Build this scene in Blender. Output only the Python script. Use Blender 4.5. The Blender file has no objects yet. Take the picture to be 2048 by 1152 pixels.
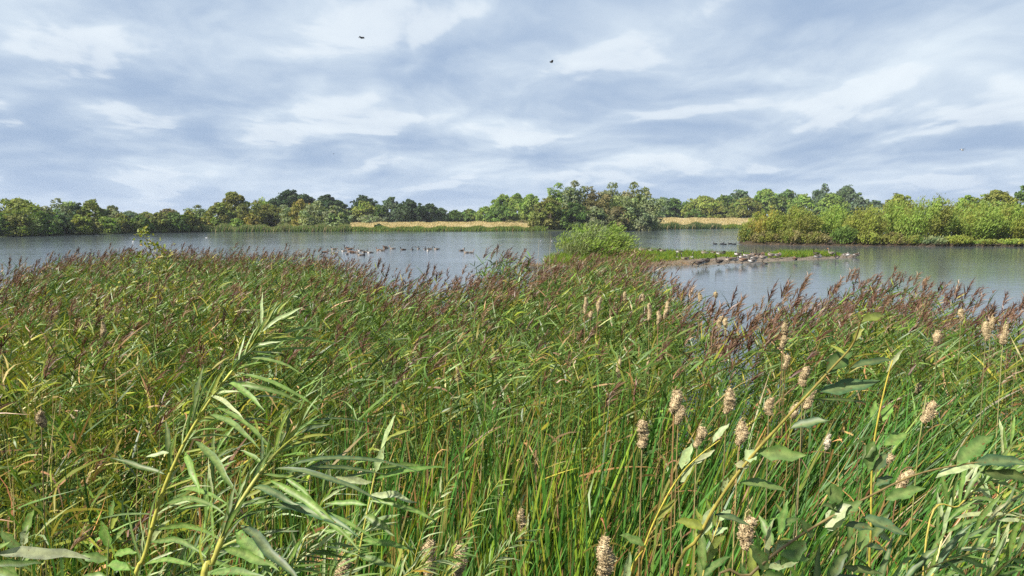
import bpy, math, random
import numpy as np
from mathutils import Vector

# ------------------------------------------------------------------ camera, sky, sun, exposure
SC = bpy.context.scene
COL = SC.collection
R = math.radians
F = 1547.0                       # focal length in photo pixels (2048 wide)
CAMZ = 3.6
PITCH = R(5.13)
cam_data = bpy.data.cameras.new('camera')
cam = bpy.data.objects.new('camera', cam_data)
COL.objects.link(cam)
cam.location = (0, 0, CAMZ)
cam.rotation_euler = (math.pi / 2 - PITCH, 0, 0)
cam_data.sensor_width = 36
cam_data.lens = 36 * F / 2048
cam_data.clip_start = 0.05
cam_data.clip_end = 12000
SC.camera = cam

SUN_EL, SUN_AZ = R(44), R(238)   # azimuth clockwise from +Y: from the left and a little behind
sun_data = bpy.data.lights.new('sun', 'SUN')
sun_data.energy = 5.0
sun_data.angle = R(0.5)
sun_data.color = (1.0, 0.93, 0.82)
sun = bpy.data.objects.new('sun', sun_data)
COL.objects.link(sun)
SUNV = Vector((math.sin(SUN_AZ) * math.cos(SUN_EL), math.cos(SUN_AZ) * math.cos(SUN_EL), math.sin(SUN_EL)))
sun.rotation_euler = SUNV.to_track_quat('Z', 'Y').to_euler()

SC.view_settings.view_transform = 'Standard'
SC.view_settings.look = 'None'
SC.view_settings.exposure = 1.0
SC.view_settings.gamma = 1.0
SC.cycles.max_bounces = 5
SC.cycles.diffuse_bounces = 1
SC.cycles.glossy_bounces = 2
SC.cycles.transmission_bounces = 2
SC.cycles.transparent_max_bounces = 4
SC.cycles.caustics_reflective = False
SC.cycles.caustics_refractive = False
SC.cycles.use_denoising = False
SC.cycles.sample_clamp_indirect = 4.0


class NT:
    """small helper for node trees"""
    def __init__(self, tree):
        self.t = tree
        tree.nodes.clear()

    def n(self, kind, **kw):
        nd = self.t.nodes.new(kind)
        for k, v in kw.items():
            if k.startswith('i_'):
                nd.inputs[k[2:].replace('_', ' ')].default_value = v
            else:
                setattr(nd, k, v)
        return nd

    def l(self, a, b):
        self.t.links.new(a, b)

    def math(self, op, a, b=None, c=None, clamp=False):
        nd = self.t.nodes.new('ShaderNodeMath')
        nd.operation = op
        nd.use_clamp = clamp
        for i, v in enumerate((a, b, c)):
            if v is None:
                continue
            if isinstance(v, (int, float)):
                nd.inputs[i].default_value = v
            else:
                self.l(v, nd.inputs[i])
        return nd.outputs[0]

    def vmath(self, op, a, b=None):
        nd = self.t.nodes.new('ShaderNodeVectorMath')
        nd.operation = op
        for i, v in enumerate((a, b)):
            if v is None:
                continue
            if isinstance(v, tuple):
                nd.inputs[i].default_value = v
            else:
                self.l(v, nd.inputs[i])
        return nd.outputs[0]

    def mix(self, fac, a, b, blend='MIX'):
        nd = self.t.nodes.new('ShaderNodeMix')
        nd.data_type = 'RGBA'
        nd.blend_type = blend
        for s, v in ((nd.inputs[0], fac), (nd.inputs[6], a), (nd.inputs[7], b)):
            if isinstance(v, (int, float)):
                s.default_value = v
            elif isinstance(v, tuple):
                s.default_value = (*v, 1) if len(v) == 3 else v
            else:
                self.l(v, s)
        return nd.outputs[2]

    def smooth(self, v, lo, hi, a=0.0, b=1.0):
        nd = self.t.nodes.new('ShaderNodeMapRange')
        nd.interpolation_type = 'SMOOTHSTEP'
        self.l(v, nd.inputs[0])
        for i, x in enumerate((lo, hi, a, b)):
            nd.inputs[i + 1].default_value = x
        return nd.outputs[0]

    def noise(self, vec, scale, detail=6, rough=0.55, dist=0.0, lac=2.0):
        nd = self.t.nodes.new('ShaderNodeTexNoise')
        nd.inputs['Scale'].default_value = scale
        nd.inputs['Detail'].default_value = detail
        nd.inputs['Roughness'].default_value = rough
        nd.inputs['Distortion'].default_value = dist
        nd.inputs['Lacunarity'].default_value = lac
        if vec is not None:
            self.l(vec, nd.inputs['Vector'])
        return nd.outputs['Fac']


def build_world():
    w = bpy.data.worlds.new('World')
    SC.world = w
    w.use_nodes = True
    g = NT(w.node_tree)
    out = g.n('ShaderNodeOutputWorld')
    bg = g.n('ShaderNodeBackground')
    bg.inputs['Strength'].default_value = 0.1
    g.l(bg.outputs[0], out.inputs[0])
    sky = g.n('ShaderNodeTexSky', sky_type='NISHITA')
    sky.sun_disc = False
    sky.sun_elevation = SUN_EL
    sky.sun_rotation = SUN_AZ
    sky.altitude = 50
    sky.air_density = 1.0
    sky.dust_density = 1.0
    sky.ozone_density = 1.5
    tc = g.n('ShaderNodeTexCoord')
    d = tc.outputs['Generated']
    sep = g.n('ShaderNodeSeparateXYZ')
    g.l(d, sep.inputs[0])
    dz = sep.outputs['Z']
    zc = g.math('MAXIMUM', dz, 0.0)
    zz = g.math('ADD', zc, 0.17)
    comb = g.n('ShaderNodeCombineXYZ')
    g.l(g.math('DIVIDE', sep.outputs['X'], zz), comb.inputs[0])
    g.l(g.math('MULTIPLY', g.math('DIVIDE', sep.outputs['Y'], zz), 0.72), comb.inputs[1])
    p = g.vmath('ADD', comb.outputs[0], (CLOUD_OFF[0], CLOUD_OFF[1], 0.0))
    # stratocumulus: rounded cells with thick grey bases and thin bright rims, ruffled by finer noise
    wn = g.n('ShaderNodeTexNoise')
    wn.inputs['Scale'].default_value = 1.1
    wn.inputs['Detail'].default_value = 3
    wn.inputs['Roughness'].default_value = 0.5
    g.l(p, wn.inputs['Vector'])
    wv = g.vmath('SUBTRACT', wn.outputs['Color'], (0.5, 0.5, 0.5))
    ws = g.vmath('SCALE', wv)
    ws.node.inputs['Scale'].default_value = 0.65
    pd = g.vmath('ADD', p, ws)

    def cells(vec, scale):
        vo = g.n('ShaderNodeTexVoronoi', feature='SMOOTH_F1', voronoi_dimensions='2D')
        vo.inputs['Scale'].default_value = scale
        vo.inputs['Smoothness'].default_value = 0.55
        g.l(vec, vo.inputs['Vector'])
        return vo.outputs['Distance']
    c1 = cells(pd, 1.5)
    c2 = cells(g.vmath('ADD', pd, (-0.05, -0.12, 0.0)), 1.5)       # the same cells seen a step toward the zenith
    rim = g.math('SUBTRACT', c2, c1)
    big = g.noise(p, 0.5, 3, 0.5, 0.2)
    fine = g.noise(pd, 2.3, 5, 0.50, 0.0)
    fine2 = g.noise(g.vmath('ADD', pd, (-0.03, -0.07, 0.0)), 2.3, 5, 0.50, 0.0)
    puff = g.math('SUBTRACT', fine, fine2)
    v = g.math('MULTIPLY_ADD', g.math('SUBTRACT', c1, 0.42), CK[0], 0.16)
    v = g.math('ADD', v, g.math('MULTIPLY', rim, CK[1]))
    v = g.math('ADD', v, g.math('MULTIPLY', g.math('SUBTRACT', big, 0.5), CK[2]))
    v = g.math('ADD', v, g.math('MULTIPLY', g.math('SUBTRACT', fine, 0.5), CK[3]))
    v = g.math('ADD', v, g.math('MULTIPLY', puff, CK[4]))
    lit = g.smooth(v, -0.55, 1.18)
    dark = (0.362, 0.478, 0.658)
    brt = (0.77, 0.865, 0.94)
    cl = g.mix(lit, dark, brt)
    # crisp sunlit upper rims of the denser cells
    hl = g.smooth(g.math('ADD', g.math('ADD', g.math('MULTIPLY', rim, 1.2), g.math('MULTIPLY', puff, 1.1)), g.math('MULTIPLY', g.math('SUBTRACT', fine, 0.5), 0.35)), 0.10, 0.24)
    cl = g.mix(g.math('MULTIPLY', hl, 0.42), cl, (0.84, 0.90, 0.95))
    # the thin blue gaps
    hole = g.smooth(g.noise(p, 0.63, 5, 0.5, 0.1), 0.67, 0.74)
    cl = g.mix(g.math('MULTIPLY', hole, 0.7), cl, (0.42, 0.66, 0.90))
    # near the horizon the banks merge into a pale band
    hz = g.smooth(dz, 0.0, 0.09, 1.0, 0.0)
    cl = g.mix(g.math('MULTIPLY', hz, 0.50), cl, (0.48, 0.60, 0.79))
    # overhead the cover is thin and broken, so the blue sky comes through
    cl10 = g.vmath('SCALE', cl)
    cl10.node.inputs['Scale'].default_value = 5.3
    over = g.smooth(dz, 0.38, 0.72, 1.0, 0.30)
    col = g.mix(over, sky.outputs[0], cl10)
    g.l(col, bg.inputs['Color'])


CLOUD_OFF = (-5.2, 9.4)
CK = (1.0, 1.9, 1.3, 0.70, 1.9)
build_world()

# ------------------------------------------------------------------ helpers
rng = np.random.default_rng(7)
CP, SP = math.cos(PITCH), math.sin(PITCH)


def ray(px, py):
    xc, yc = (px - 1024) / F, -(py - 576) / F
    return np.array([xc, CP + yc * SP, -SP + yc * CP])


def at(px, py, Y):
    """the point Y metres ahead that the photo shows at (px, py)"""
    d = ray(px, py)
    return np.array([0, 0, CAMZ]) + d * (Y / d[1])


def on_plane(px, py, z=0.0):
    d = ray(px, py)
    return np.array([0, 0, CAMZ]) + d * ((z - CAMZ) / d[2])


def px_of(X, Y):
    return 1024 + F * np.asarray(X) / np.maximum(np.asarray(Y), 0.01)


def tab(t):
    xs, ys = zip(*t)
    return lambda x: np.interp(x, xs, ys)


def tag(o, label=None, cat=None, group=None, kind=None):
    if label:
        o['label'] = label
    if cat:
        o['category'] = cat
    if group:
        o['group'] = group
    if kind:
        o['kind'] = kind
    return o


def empty(name, loc, label=None, cat=None, group=None, rz=0.0):
    o = bpy.data.objects.new(name, None)
    o.empty_display_size = 0.2
    COL.objects.link(o)
    o.location = [float(v) for v in loc]
    o.rotation_euler = (0, 0, rz)
    return tag(o, label, cat, group)


class Acc:
    """collects quads (vertices, colours) for ONE mesh"""
    def __init__(self):
        self.v, self.f, self.c, self.n = [], [], [], 0

    def add(self, v, f, c):
        v = np.asarray(v, dtype=np.float32).reshape(-1, 3)
        c = np.asarray(c, dtype=np.float32)
        if c.ndim == 1:
            c = np.tile(c, (len(v), 1))
        self.v.append(v)
        self.f.append(np.asarray(f, dtype=np.int32).reshape(-1, 4) + self.n)
        self.c.append(c)
        self.n += len(v)

    def build(self, name, mat, parent=None, smooth=False, offset=None):
        v = np.concatenate(self.v)
        f = np.concatenate(self.f)
        c = np.concatenate(self.c)
        if offset is not None:
            v = v - np.asarray(offset, dtype=np.float32)
        me = bpy.data.meshes.new(name)
        me.vertices.add(len(v))
        me.vertices.foreach_set('co', np.ascontiguousarray(v, dtype=np.float32).ravel())
        me.loops.add(len(f) * 4)
        me.loops.foreach_set('vertex_index', np.ascontiguousarray(f, dtype=np.int32).ravel())
        me.polygons.add(len(f))
        me.polygons.foreach_set('loop_start', np.arange(0, len(f) * 4, 4, dtype=np.int32))
        me.polygons.foreach_set('loop_total', np.full(len(f), 4, dtype=np.int32))
        me.update(calc_edges=True)
        ca = me.color_attributes.new('tint', 'FLOAT_COLOR', 'POINT')
        rgba = np.ones((len(v), 4), dtype=np.float32)
        rgba[:, :3] = c
        ca.data.foreach_set('color', rgba.ravel())
        if smooth:
            me.polygons.foreach_set('use_smooth', np.ones(len(f), dtype=bool))
        me.materials.append(mat)
        o = bpy.data.objects.new(name, me)
        COL.objects.link(o)
        if parent is not None:
            o.parent = parent
        return o


def unit(a):
    return a / np.maximum(np.linalg.norm(a, axis=-1, keepdims=True), 1e-9)


def jit(col, n, amt=0.18, hue=0.10):
    """n natural variations of a colour"""
    c = np.tile(np.asarray(col, dtype=float), (n, 1))
    c *= np.exp(rng.normal(0, amt, (n, 1)))
    c *= np.exp(rng.normal(0, hue, (n, 3)))
    return np.clip(c, 0.002, 0.95)


def blades(acc, base, dr, L, W, bend, K, col, normal=None, start=0.5, tip_pow=2.0, fold=0.0, tipcol=None):
    """N flat tapering leaves: centreline base + L(t dr + t^2 bend)"""
    base, dr, bend = (np.asarray(a, dtype=float) for a in (base, dr, bend))
    n = len(base)
    if n == 0:
        return
    t = np.linspace(0, 1, K + 1)[None, :, None]
    L = np.broadcast_to(np.asarray(L, dtype=float), (n,))[:, None, None]
    W = np.broadcast_to(np.asarray(W, dtype=float), (n,))[:, None, None]
    p = base[:, None] + L * (t * dr[:, None] + t * t * bend[:, None])
    tg = unit(dr[:, None] + 2 * t * bend[:, None])
    if normal is None:
        normal = rng.normal(0, 1, (n, 3))
        normal[:, 2] *= 0.5
    side = unit(np.cross(tg, np.broadcast_to(normal[:, None], tg.shape)))
    prof = np.minimum(1.0, start + (1 - start) * t * 5) * (1 - t ** tip_pow)
    prof = np.maximum(prof, 0.03)
    off = side * (W * 0.5 * prof)
    col = np.asarray(col, dtype=float)
    if col.ndim == 1:
        col = np.tile(col, (n, 1))
    if fold:
        nn = np.cross(side, tg) * (W * fold * prof)
        v = np.stack([p - off + nn, p, p + off + nn], axis=2)
        m = 3
    else:
        v = np.stack([p - off, p + off], axis=2)
        m = 2
    c = np.repeat(col[:, None], (K + 1), axis=1)
    if tipcol is not None:
        tipcol = np.asarray(tipcol, dtype=float)
        if tipcol.ndim == 1:
            tipcol = np.tile(tipcol, (n, 1))
        tt = np.clip((t - 0.55) / 0.45, 0, 1)
        c = c * (1 - tt) + tipcol[:, None] * tt
    c = np.repeat(c[:, :, None], m, axis=2)
    idx = np.arange(n * (K + 1) * m).reshape(n, K + 1, m)
    fs = []
    for j in range(m - 1):
        fs.append(np.stack([idx[:, :-1, j], idx[:, :-1, j + 1], idx[:, 1:, j + 1], idx[:, 1:, j]], axis=-1).reshape(-1, 4))
    acc.add(v.reshape(-1, 3), np.concatenate(fs), c.reshape(-1, 3))


def cards(acc, c, axis, normal, l, w, col):
    """N rhombic leaf sprays"""
    c = np.asarray(c, dtype=float)
    n = len(c)
    if n == 0:
        return
    a = unit(np.asarray(axis, dtype=float))
    b = unit(np.cross(a, np.asarray(normal, dtype=float)))
    l = np.broadcast_to(np.asarray(l, dtype=float), (n,))[:, None]
    w = np.broadcast_to(np.asarray(w, dtype=float), (n,))[:, None]
    sh = rng.uniform(-0.15, 0.25, (n, 1))
    v = np.stack([c - a * l * 0.5, c + b * w * 0.5 + a * l * sh, c + a * l * 0.5, c - b * w * 0.5 + a * l * sh * 0.4], axis=1)
    f = np.arange(n * 4).reshape(n, 4)
    col = np.asarray(col, dtype=float)
    if col.ndim == 1:
        col = np.tile(col, (n, 1))
    acc.add(v.reshape(-1, 3), f, np.repeat(col, 4, axis=0))


def tube(acc, pts, rad, col, seg=6, squash=None):
    """a tapering tube through pts (M,3) with radii (M,); colours (3,) or (M,3) or (M,seg,3)"""
    pts = np.asarray(pts, dtype=float)
    m = len(pts)
    rad = np.broadcast_to(np.asarray(rad, dtype=float), (m,))
    tg = unit(np.gradient(pts, axis=0))
    ref = np.array([0.0, 1.0, 0.0]) if abs(tg[:, 1]).mean() < 0.8 else np.array([1.0, 0, 0])
    s = unit(np.cross(tg, ref))
    u = np.cross(s, tg)
    a = np.linspace(0, 2 * math.pi, seg, endpoint=False)
    k = np.ones(m) if squash is None else np.asarray(squash, dtype=float)
    ring = s[:, None] * np.cos(a)[None, :, None] + u[:, None] * np.sin(a)[None, :, None] * k[:, None, None]
    v = pts[:, None] + ring * rad[:, None, None]
    idx = np.arange(m * seg).reshape(m, seg)
    nx = np.roll(idx, -1, axis=1)
    f = np.stack([idx[:-1], nx[:-1], nx[1:], idx[1:]], axis=-1).reshape(-1, 4)
    c = np.asarray(col, dtype=float)
    if c.ndim == 1:
        c = np.tile(c, (m * seg, 1))
    elif c.ndim == 2:
        c = np.repeat(c, seg, axis=0)
    else:
        c = c.reshape(-1, 3)
    acc.add(v.reshape(-1, 3), f, c)


def spline(pts, n):
    """Catmull-Rom through pts"""
    p = np.asarray(pts, dtype=float)
    p = np.vstack([2 * p[0] - p[1], p, 2 * p[-1] - p[-2]])
    k = len(p) - 3
    out = []
    for u in np.linspace(0, k - 1e-6, n):
        i = int(u)
        t = u - i
        a, b, c, d = p[i:i + 4]
        out.append(0.5 * (2 * b + (c - a) * t + (2 * a - 5 * b + 4 * c - d) * t * t + (3 * b - a - 3 * c + d) * t ** 3))
    return np.array(out)


# ------------------------------------------------------------------ materials
def new_mat(name):
    m = bpy.data.materials.new(name)
    m.use_nodes = True
    return m, NT(m.node_tree)


def leaf_mat(name, rough=0.5, spec=0.35, trans=0.3, grain=0.0, gscale=40.0, tboost=(1.25, 1.35, 0.6), spots=False):
    """leaf surface: tint of the leaf itself, soft gloss and light through the leaf"""
    m, g = new_mat(name)
    out = g.n('ShaderNodeOutputMaterial')
    at_ = g.n('ShaderNodeAttribute', attribute_name='tint')
    col = at_.outputs['Color']
    if grain:
        tc = g.n('ShaderNodeTexCoord')
        nz = g.noise(tc.outputs['Object'], gscale, 3, 0.6)
        col = g.mix(grain, col, g.mix(g.smooth(nz, 0.3, 0.7), (0.55, 0.55, 0.55), (1.5, 1.5, 1.4)), 'MULTIPLY')
    if spots:      # brown blotches and insect marks
        nz = g.noise(tc.outputs['Object'], 160, 2, 0.5)
        col = g.mix(g.smooth(nz, 0.66, 0.72), col, (0.16, 0.09, 0.03))
    b = g.n('ShaderNodeBsdfPrincipled')
    b.inputs['Roughness'].default_value = rough
    b.inputs['Specular IOR Level'].default_value = spec
    g.l(col, b.inputs['Base Color'])
    if trans:
        tr = g.n('ShaderNodeBsdfTranslucent')
        g.l(g.mix(1.0, col, tboost, 'MULTIPLY'), tr.inputs['Color'])
        mx = g.n('ShaderNodeMixShader')
        mx.inputs[0].default_value = trans
        g.l(b.outputs[0], mx.inputs[1])
        g.l(tr.outputs[0], mx.inputs[2])
        g.l(mx.outputs[0], out.inputs[0])
    else:
        g.l(b.outputs[0], out.inputs[0])
    return m


M_TREE = leaf_mat('tree_leaf', 0.65, 0.15, 0.34)
M_REED = leaf_mat('reed_leaf', 0.44, 0.36, 0.22)
M_TYPHA = leaf_mat('cattail_leaf', 0.42, 0.36, 0.20, 0.35, 25.0)
M_WILLOW = leaf_mat('willow_leaf', 0.44, 0.28, 0.30, 0.55, 90.0, spots=True)
M_STEM = leaf_mat('stem', 0.5, 0.3, 0.0, 0.5, 60.0)
M_BARK = leaf_mat('bark', 0.85, 0.1, 0.0, 0.6, 8.0)
M_BIRD = leaf_mat('feather', 0.7, 0.15, 0.0)


def seed_mat():
    m, g = new_mat('cattail_fluff')
    out = g.n('ShaderNodeOutputMaterial')
    tc = g.n('ShaderNodeTexCoord')
    at_ = g.n('ShaderNodeAttribute', attribute_name='tint')
    n1 = g.noise(tc.outputs['Object'], 70, 5, 0.65)
    n2 = g.noise(tc.outputs['Object'], 190, 3, 0.6)
    col = g.mix(1.0, at_.outputs['Color'], g.mix(g.smooth(n1, 0.32, 0.66), (0.70, 0.64, 0.56), (1.25, 1.24, 1.2)), 'MULTIPLY')
    b = g.n('ShaderNodeBsdfPrincipled')
    b.inputs['Roughness'].default_value = 0.95
    b.inputs['Specular IOR Level'].default_value = 0.05
    g.l(col, b.inputs['Base Color'])
    bp = g.n('ShaderNodeBump')
    bp.inputs['Strength'].default_value = 0.9
    bp.inputs['Distance'].default_value = 0.004
    g.l(g.math('ADD', n1, g.math('MULTIPLY', n2, 0.6)), bp.inputs['Height'])
    g.l(bp.outputs[0], b.inputs['Normal'])
    g.l(b.outputs[0], out.inputs[0])
    return m


M_SEED = seed_mat()


def soil_mat(name, c1, c2, scale, bump=0.03, c3=None, s3=0.02, scrub=None):
    m, g = new_mat(name)
    out = g.n('ShaderNodeOutputMaterial')
    tc = g.n('ShaderNodeTexCoord')
    n1 = g.noise(tc.outputs['Object'], scale, 8, 0.65)
    col = g.mix(g.smooth(n1, 0.3, 0.7), c1, c2)
    if c3:
        n3 = g.noise(tc.outputs['Object'], s3, 4, 0.6, 0.4)
        col = g.mix(g.smooth(n3, 0.45, 0.65), col, c3)
    if scrub:      # scrubby soil where the meadow ends: the mesh's own map
        col = g.mix(g.n('ShaderNodeAttribute', attribute_name='tint').outputs['Fac'], scrub[0], col)
    b = g.n('ShaderNodeBsdfPrincipled')
    b.inputs['Roughness'].default_value = 0.95
    b.inputs['Specular IOR Level'].default_value = 0.1
    g.l(col, b.inputs['Base Color'])
    bp = g.n('ShaderNodeBump')
    bp.inputs['Distance'].default_value = bump
    g.l(n1, bp.inputs['Height'])
    g.l(bp.outputs[0], b.inputs['Normal'])
    g.l(b.outputs[0], out.inputs[0])
    return m


M_MUD = soil_mat('wet_mud', (0.035, 0.028, 0.018), (0.07, 0.055, 0.035), 6.0)
M_SHINGLE = soil_mat('shingle', (0.085, 0.07, 0.052), (0.21, 0.175, 0.135), 7.0, 0.06)
M_LAND = soil_mat('dry_meadow', (0.34, 0.275, 0.15), (0.46, 0.385, 0.24), 0.35, 0.1, (0.26, 0.23, 0.11), 0.03, ((0.030, 0.040, 0.016), 0.5))


def water_mat():
    m, g = new_mat('lake_water')
    out = g.n('ShaderNodeOutputMaterial')
    tc = g.n('ShaderNodeTexCoord')
    o = tc.outputs['Object']
    mp = g.n('ShaderNodeMapping')
    mp.inputs['Rotation'].default_value = (0, 0, R(14))
    mp.inputs['Scale'].default_value = (0.55, 1.5, 1)
    g.l(o, mp.inputs['Vector'])
    a = g.noise(mp.outputs[0], 1.1, 4, 0.55, 0.6)
    b_ = g.noise(mp.outputs[0], 4.0, 3, 0.6, 0.4)
    patch = g.smooth(g.noise(o, 0.035, 4, 0.55, 0.5), 0.36, 0.66, 0.45, 1.1)
    h = g.math('ADD', a, g.math('MULTIPLY', b_, 0.33))
    # calmer water in the lee of the island and the spit
    so = g.n('ShaderNodeSeparateXYZ')
    g.l(o, so.inputs[0])
    lee = g.math('MULTIPLY', g.smooth(so.outputs[0], 2.0, 22.0), g.smooth(so.outputs[1], 92.0, 118.0, 1.0, 0.0))
    h = g.math('MULTIPLY', h, g.math('MULTIPLY', patch, g.math('MULTIPLY_ADD', lee, -0.55, 1.0)))
    bp = g.n('ShaderNodeBump')
    bp.inputs['Strength'].default_value = 1.0
    bp.inputs['Distance'].default_value = 0.032
    g.l(h, bp.inputs['Height'])
    b = g.n('ShaderNodeBsdfPrincipled')
    b.inputs['Base Color'].default_value = (0.058, 0.074, 0.084, 1)
    b.inputs['Roughness'].default_value = 0.09
    b.inputs['IOR'].default_value = 1.33
    g.l(bp.outputs[0], b.inputs['Normal'])
    g.l(b.outputs[0], out.inputs[0])
    return m


M_WATER = water_mat()
# ------------------------------------------------------------------ the setting: land, lake, shores
Y_SHORE = tab([(-900, 95), (-400, 120), (0, 150), (200, 174), (400, 206), (700, 214), (1000, 219), (1100, 222), (1250, 232),
               (1320, 262), (1480, 278), (1700, 300), (2100, 310), (2900, 290)])
Z_BACK = tab([(0, 0.8), (400, 0.9), (650, 1.7), (900, 1.85), (1060, 2.1), (1300, 3.55), (1550, 3.5), (2048, 3.2)])


def land_z(X, Y):
    p = px_of(X, Y)
    s = Y - Y_SHORE(p)
    z = np.interp(s, [-6, 0, 2, 12, 90, 400], [0, 1, 1.3, 1.6, 1.6, 1.6]) * 0.0
    z = np.interp(s, [-6, 0, 2], [-0.9, 0.0, 0.35])
    back = np.clip((s - 2) / 88, 0, 1)
    back = 1 - (1 - back) ** 1.6
    return np.where(s > 2, 0.35 + back * (Z_BACK(p) - 0.35), z)


def grid_mesh(name, P, mat, smooth=True, mask=None):
    a, b = P.shape[:2]
    acc = Acc()
    idx = np.arange(a * b).reshape(a, b)
    f = np.stack([idx[:-1, :-1], idx[:-1, 1:], idx[1:, 1:], idx[1:, :-1]], axis=-1).reshape(-1, 4)
    acc.add(P.reshape(-1, 3), f, np.array([0.3, 0.3, 0.3]) if mask is None else np.repeat(mask.reshape(-1, 1), 3, 1))
    return acc.build(name, mat, smooth=smooth)


us = np.linspace(-1.5, 1.5, 260)
ys = np.concatenate([[30, 50, 70, 90], np.linspace(100, 420, 160), np.geomspace(440, 6000, 24)])
YY, UU = np.meshgrid(ys, us, indexing='ij')
XX = UU * YY
ZZ = land_z(XX, YY)
ZZ = ZZ + np.where(ZZ > 0.5, 0.25 * np.sin(XX * 0.11) * np.sin(YY * 0.07 + XX * 0.03), 0)
PP = px_of(XX, YY)
MEADOW = np.interp(PP, [630, 665, 1075, 1095, 1280, 1300, 1540, 1580], [0, 1, 1, 0, 0, 1, 1, 0]) * np.interp(YY - Y_SHORE(PP), [4, 10, 100, 115], [0, 1, 1, 0])
tag(grid_mesh('ground', np.stack([XX, YY, ZZ], -1), M_LAND, mask=MEADOW), kind='structure')

# the edge of the reed bed, as the distance ahead for each bearing
Y_REED = tab([(-900, 8), (-150, 13), (0, 18.5), (60, 22.5), (110, 26), (200, 29), (300, 30), (450, 31), (560, 29), (640, 25), (690, 21),
              (760, 17.5), (850, 16.5), (950, 16), (1040, 18), (1100, 23), (1180, 27), (1260, 25), (1320, 17), (1365, 11.5),
              (1395, 9.6), (1430, 8.3), (1475, 8.7), (1505, 10.2), (1540, 11.8), (1600, 13), (1680, 15), (1780, 15), (1850, 14),
              (1950, 12), (2048, 11), (2250, 9.5), (3000, 8)])


def bank_z(X, Y):
    z = np.interp(Y, [-60, 0.2, 1.0, 2.2], [2.6, 2.0, 1.7, 0.04])
    edge = Y_REED(px_of(X, np.maximum(Y, 1.5)))
    return np.where(Y > 2.2, np.interp(Y - edge, [-0.5, 1.5], [0.04, -0.95]), z) + 0.03 * np.sin(X * 2.1) * np.sin(Y * 1.7)


bx = np.concatenate([np.linspace(-70, -26, 12), np.linspace(-25, 25, 126), np.linspace(26, 70, 12)])
by = np.concatenate([np.linspace(-60, -2, 14), np.linspace(-1, 36, 112)])
BY, BX = np.meshgrid(by, bx, indexing='ij')
tag(grid_mesh('bank', np.stack([BX, BY, bank_z(BX, BY)], -1), M_MUD), kind='structure')

wx = np.linspace(-520, 520, 3)
wy = np.linspace(2.0, 420, 3)
WY, WX = np.meshgrid(wy, wx, indexing='ij')
tag(grid_mesh('water', np.stack([WX, WY, WX * 0], -1), M_WATER, False), kind='structure')


def strip_land(name, near, far, hmax, mat, n=60, m=14, rough=0.05):
    """a low spit or island between a near and a far waterline, both lists of (x, y)"""
    a, b = spline([(x, y, 0) for x, y in near], n), spline([(x, y, 0) for x, y in far], n)
    t = np.linspace(0, 1, m)[None, :, None]
    P = a[:, None] * (1 - t) + b[:, None] * t
    ends = np.minimum(1, np.minimum(np.arange(n), np.arange(n)[::-1]) / 4.0)[:, None]
    prof = np.sin(np.pi * t[..., 0]) ** 0.6 * ends
    P[..., 2] = -0.12 + (hmax + 0.12) * prof + rough * rng.normal(0, 1, P.shape[:2]) * (prof > 0.1)
    return tag(grid_mesh(name, P, mat), kind='structure')


def gp(px, Y):
    return ((px - 1024) / F * Y, Y)


SPIT_NEAR = [(1075, 56), (1150, 54), (1290, 55.5), (1400, 58), (1500, 62), (1600, 66.5), (1690, 70.5), (1715, 72)]
SPIT_FAR = [(1080, 64), (1130, 76), (1270, 84), (1400, 80), (1500, 76.5), (1600, 76.5), (1690, 74.5), (1716, 72.6)]
strip_land('spit', [gp(*p) for p in SPIT_NEAR], [gp(*p) for p in SPIT_FAR], 0.20, M_SHINGLE)
spit_n, spit_f = tab(SPIT_NEAR), tab(SPIT_FAR)
ISL_NEAR = [(1475, 112), (1500, 107), (1560, 104), (1700, 101), (1850, 100), (2040, 99), (2200, 96)]
ISL_FAR = [(1476, 114), (1500, 122), (1560, 130), (1700, 134), (1850, 136), (2040, 136), (2200, 136)]
strip_land('island', [gp(*p) for p in ISL_NEAR], [gp(*p) for p in ISL_FAR], 0.7, M_MUD)
isl_n = tab(ISL_NEAR)

# ------------------------------------------------------------------ trees
HUE = dict(ol=(0.095, 0.108, 0.026), yg=(0.122, 0.145, 0.030), gg=(0.118, 0.142, 0.072), dk=(0.036, 0.062, 0.025), md=(0.056, 0.092, 0.022),
           oy=(0.150, 0.134, 0.032), br=(0.105, 0.094, 0.042), sv=(0.152, 0.178, 0.082), lg=(0.115, 0.165, 0.035), bg=(0.070, 0.102, 0.056))
HUE = {k: tuple(1.58 * x for x in v) if k != 'dk' else tuple(1.1 * x for x in v) for k, v in HUE.items()}


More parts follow.
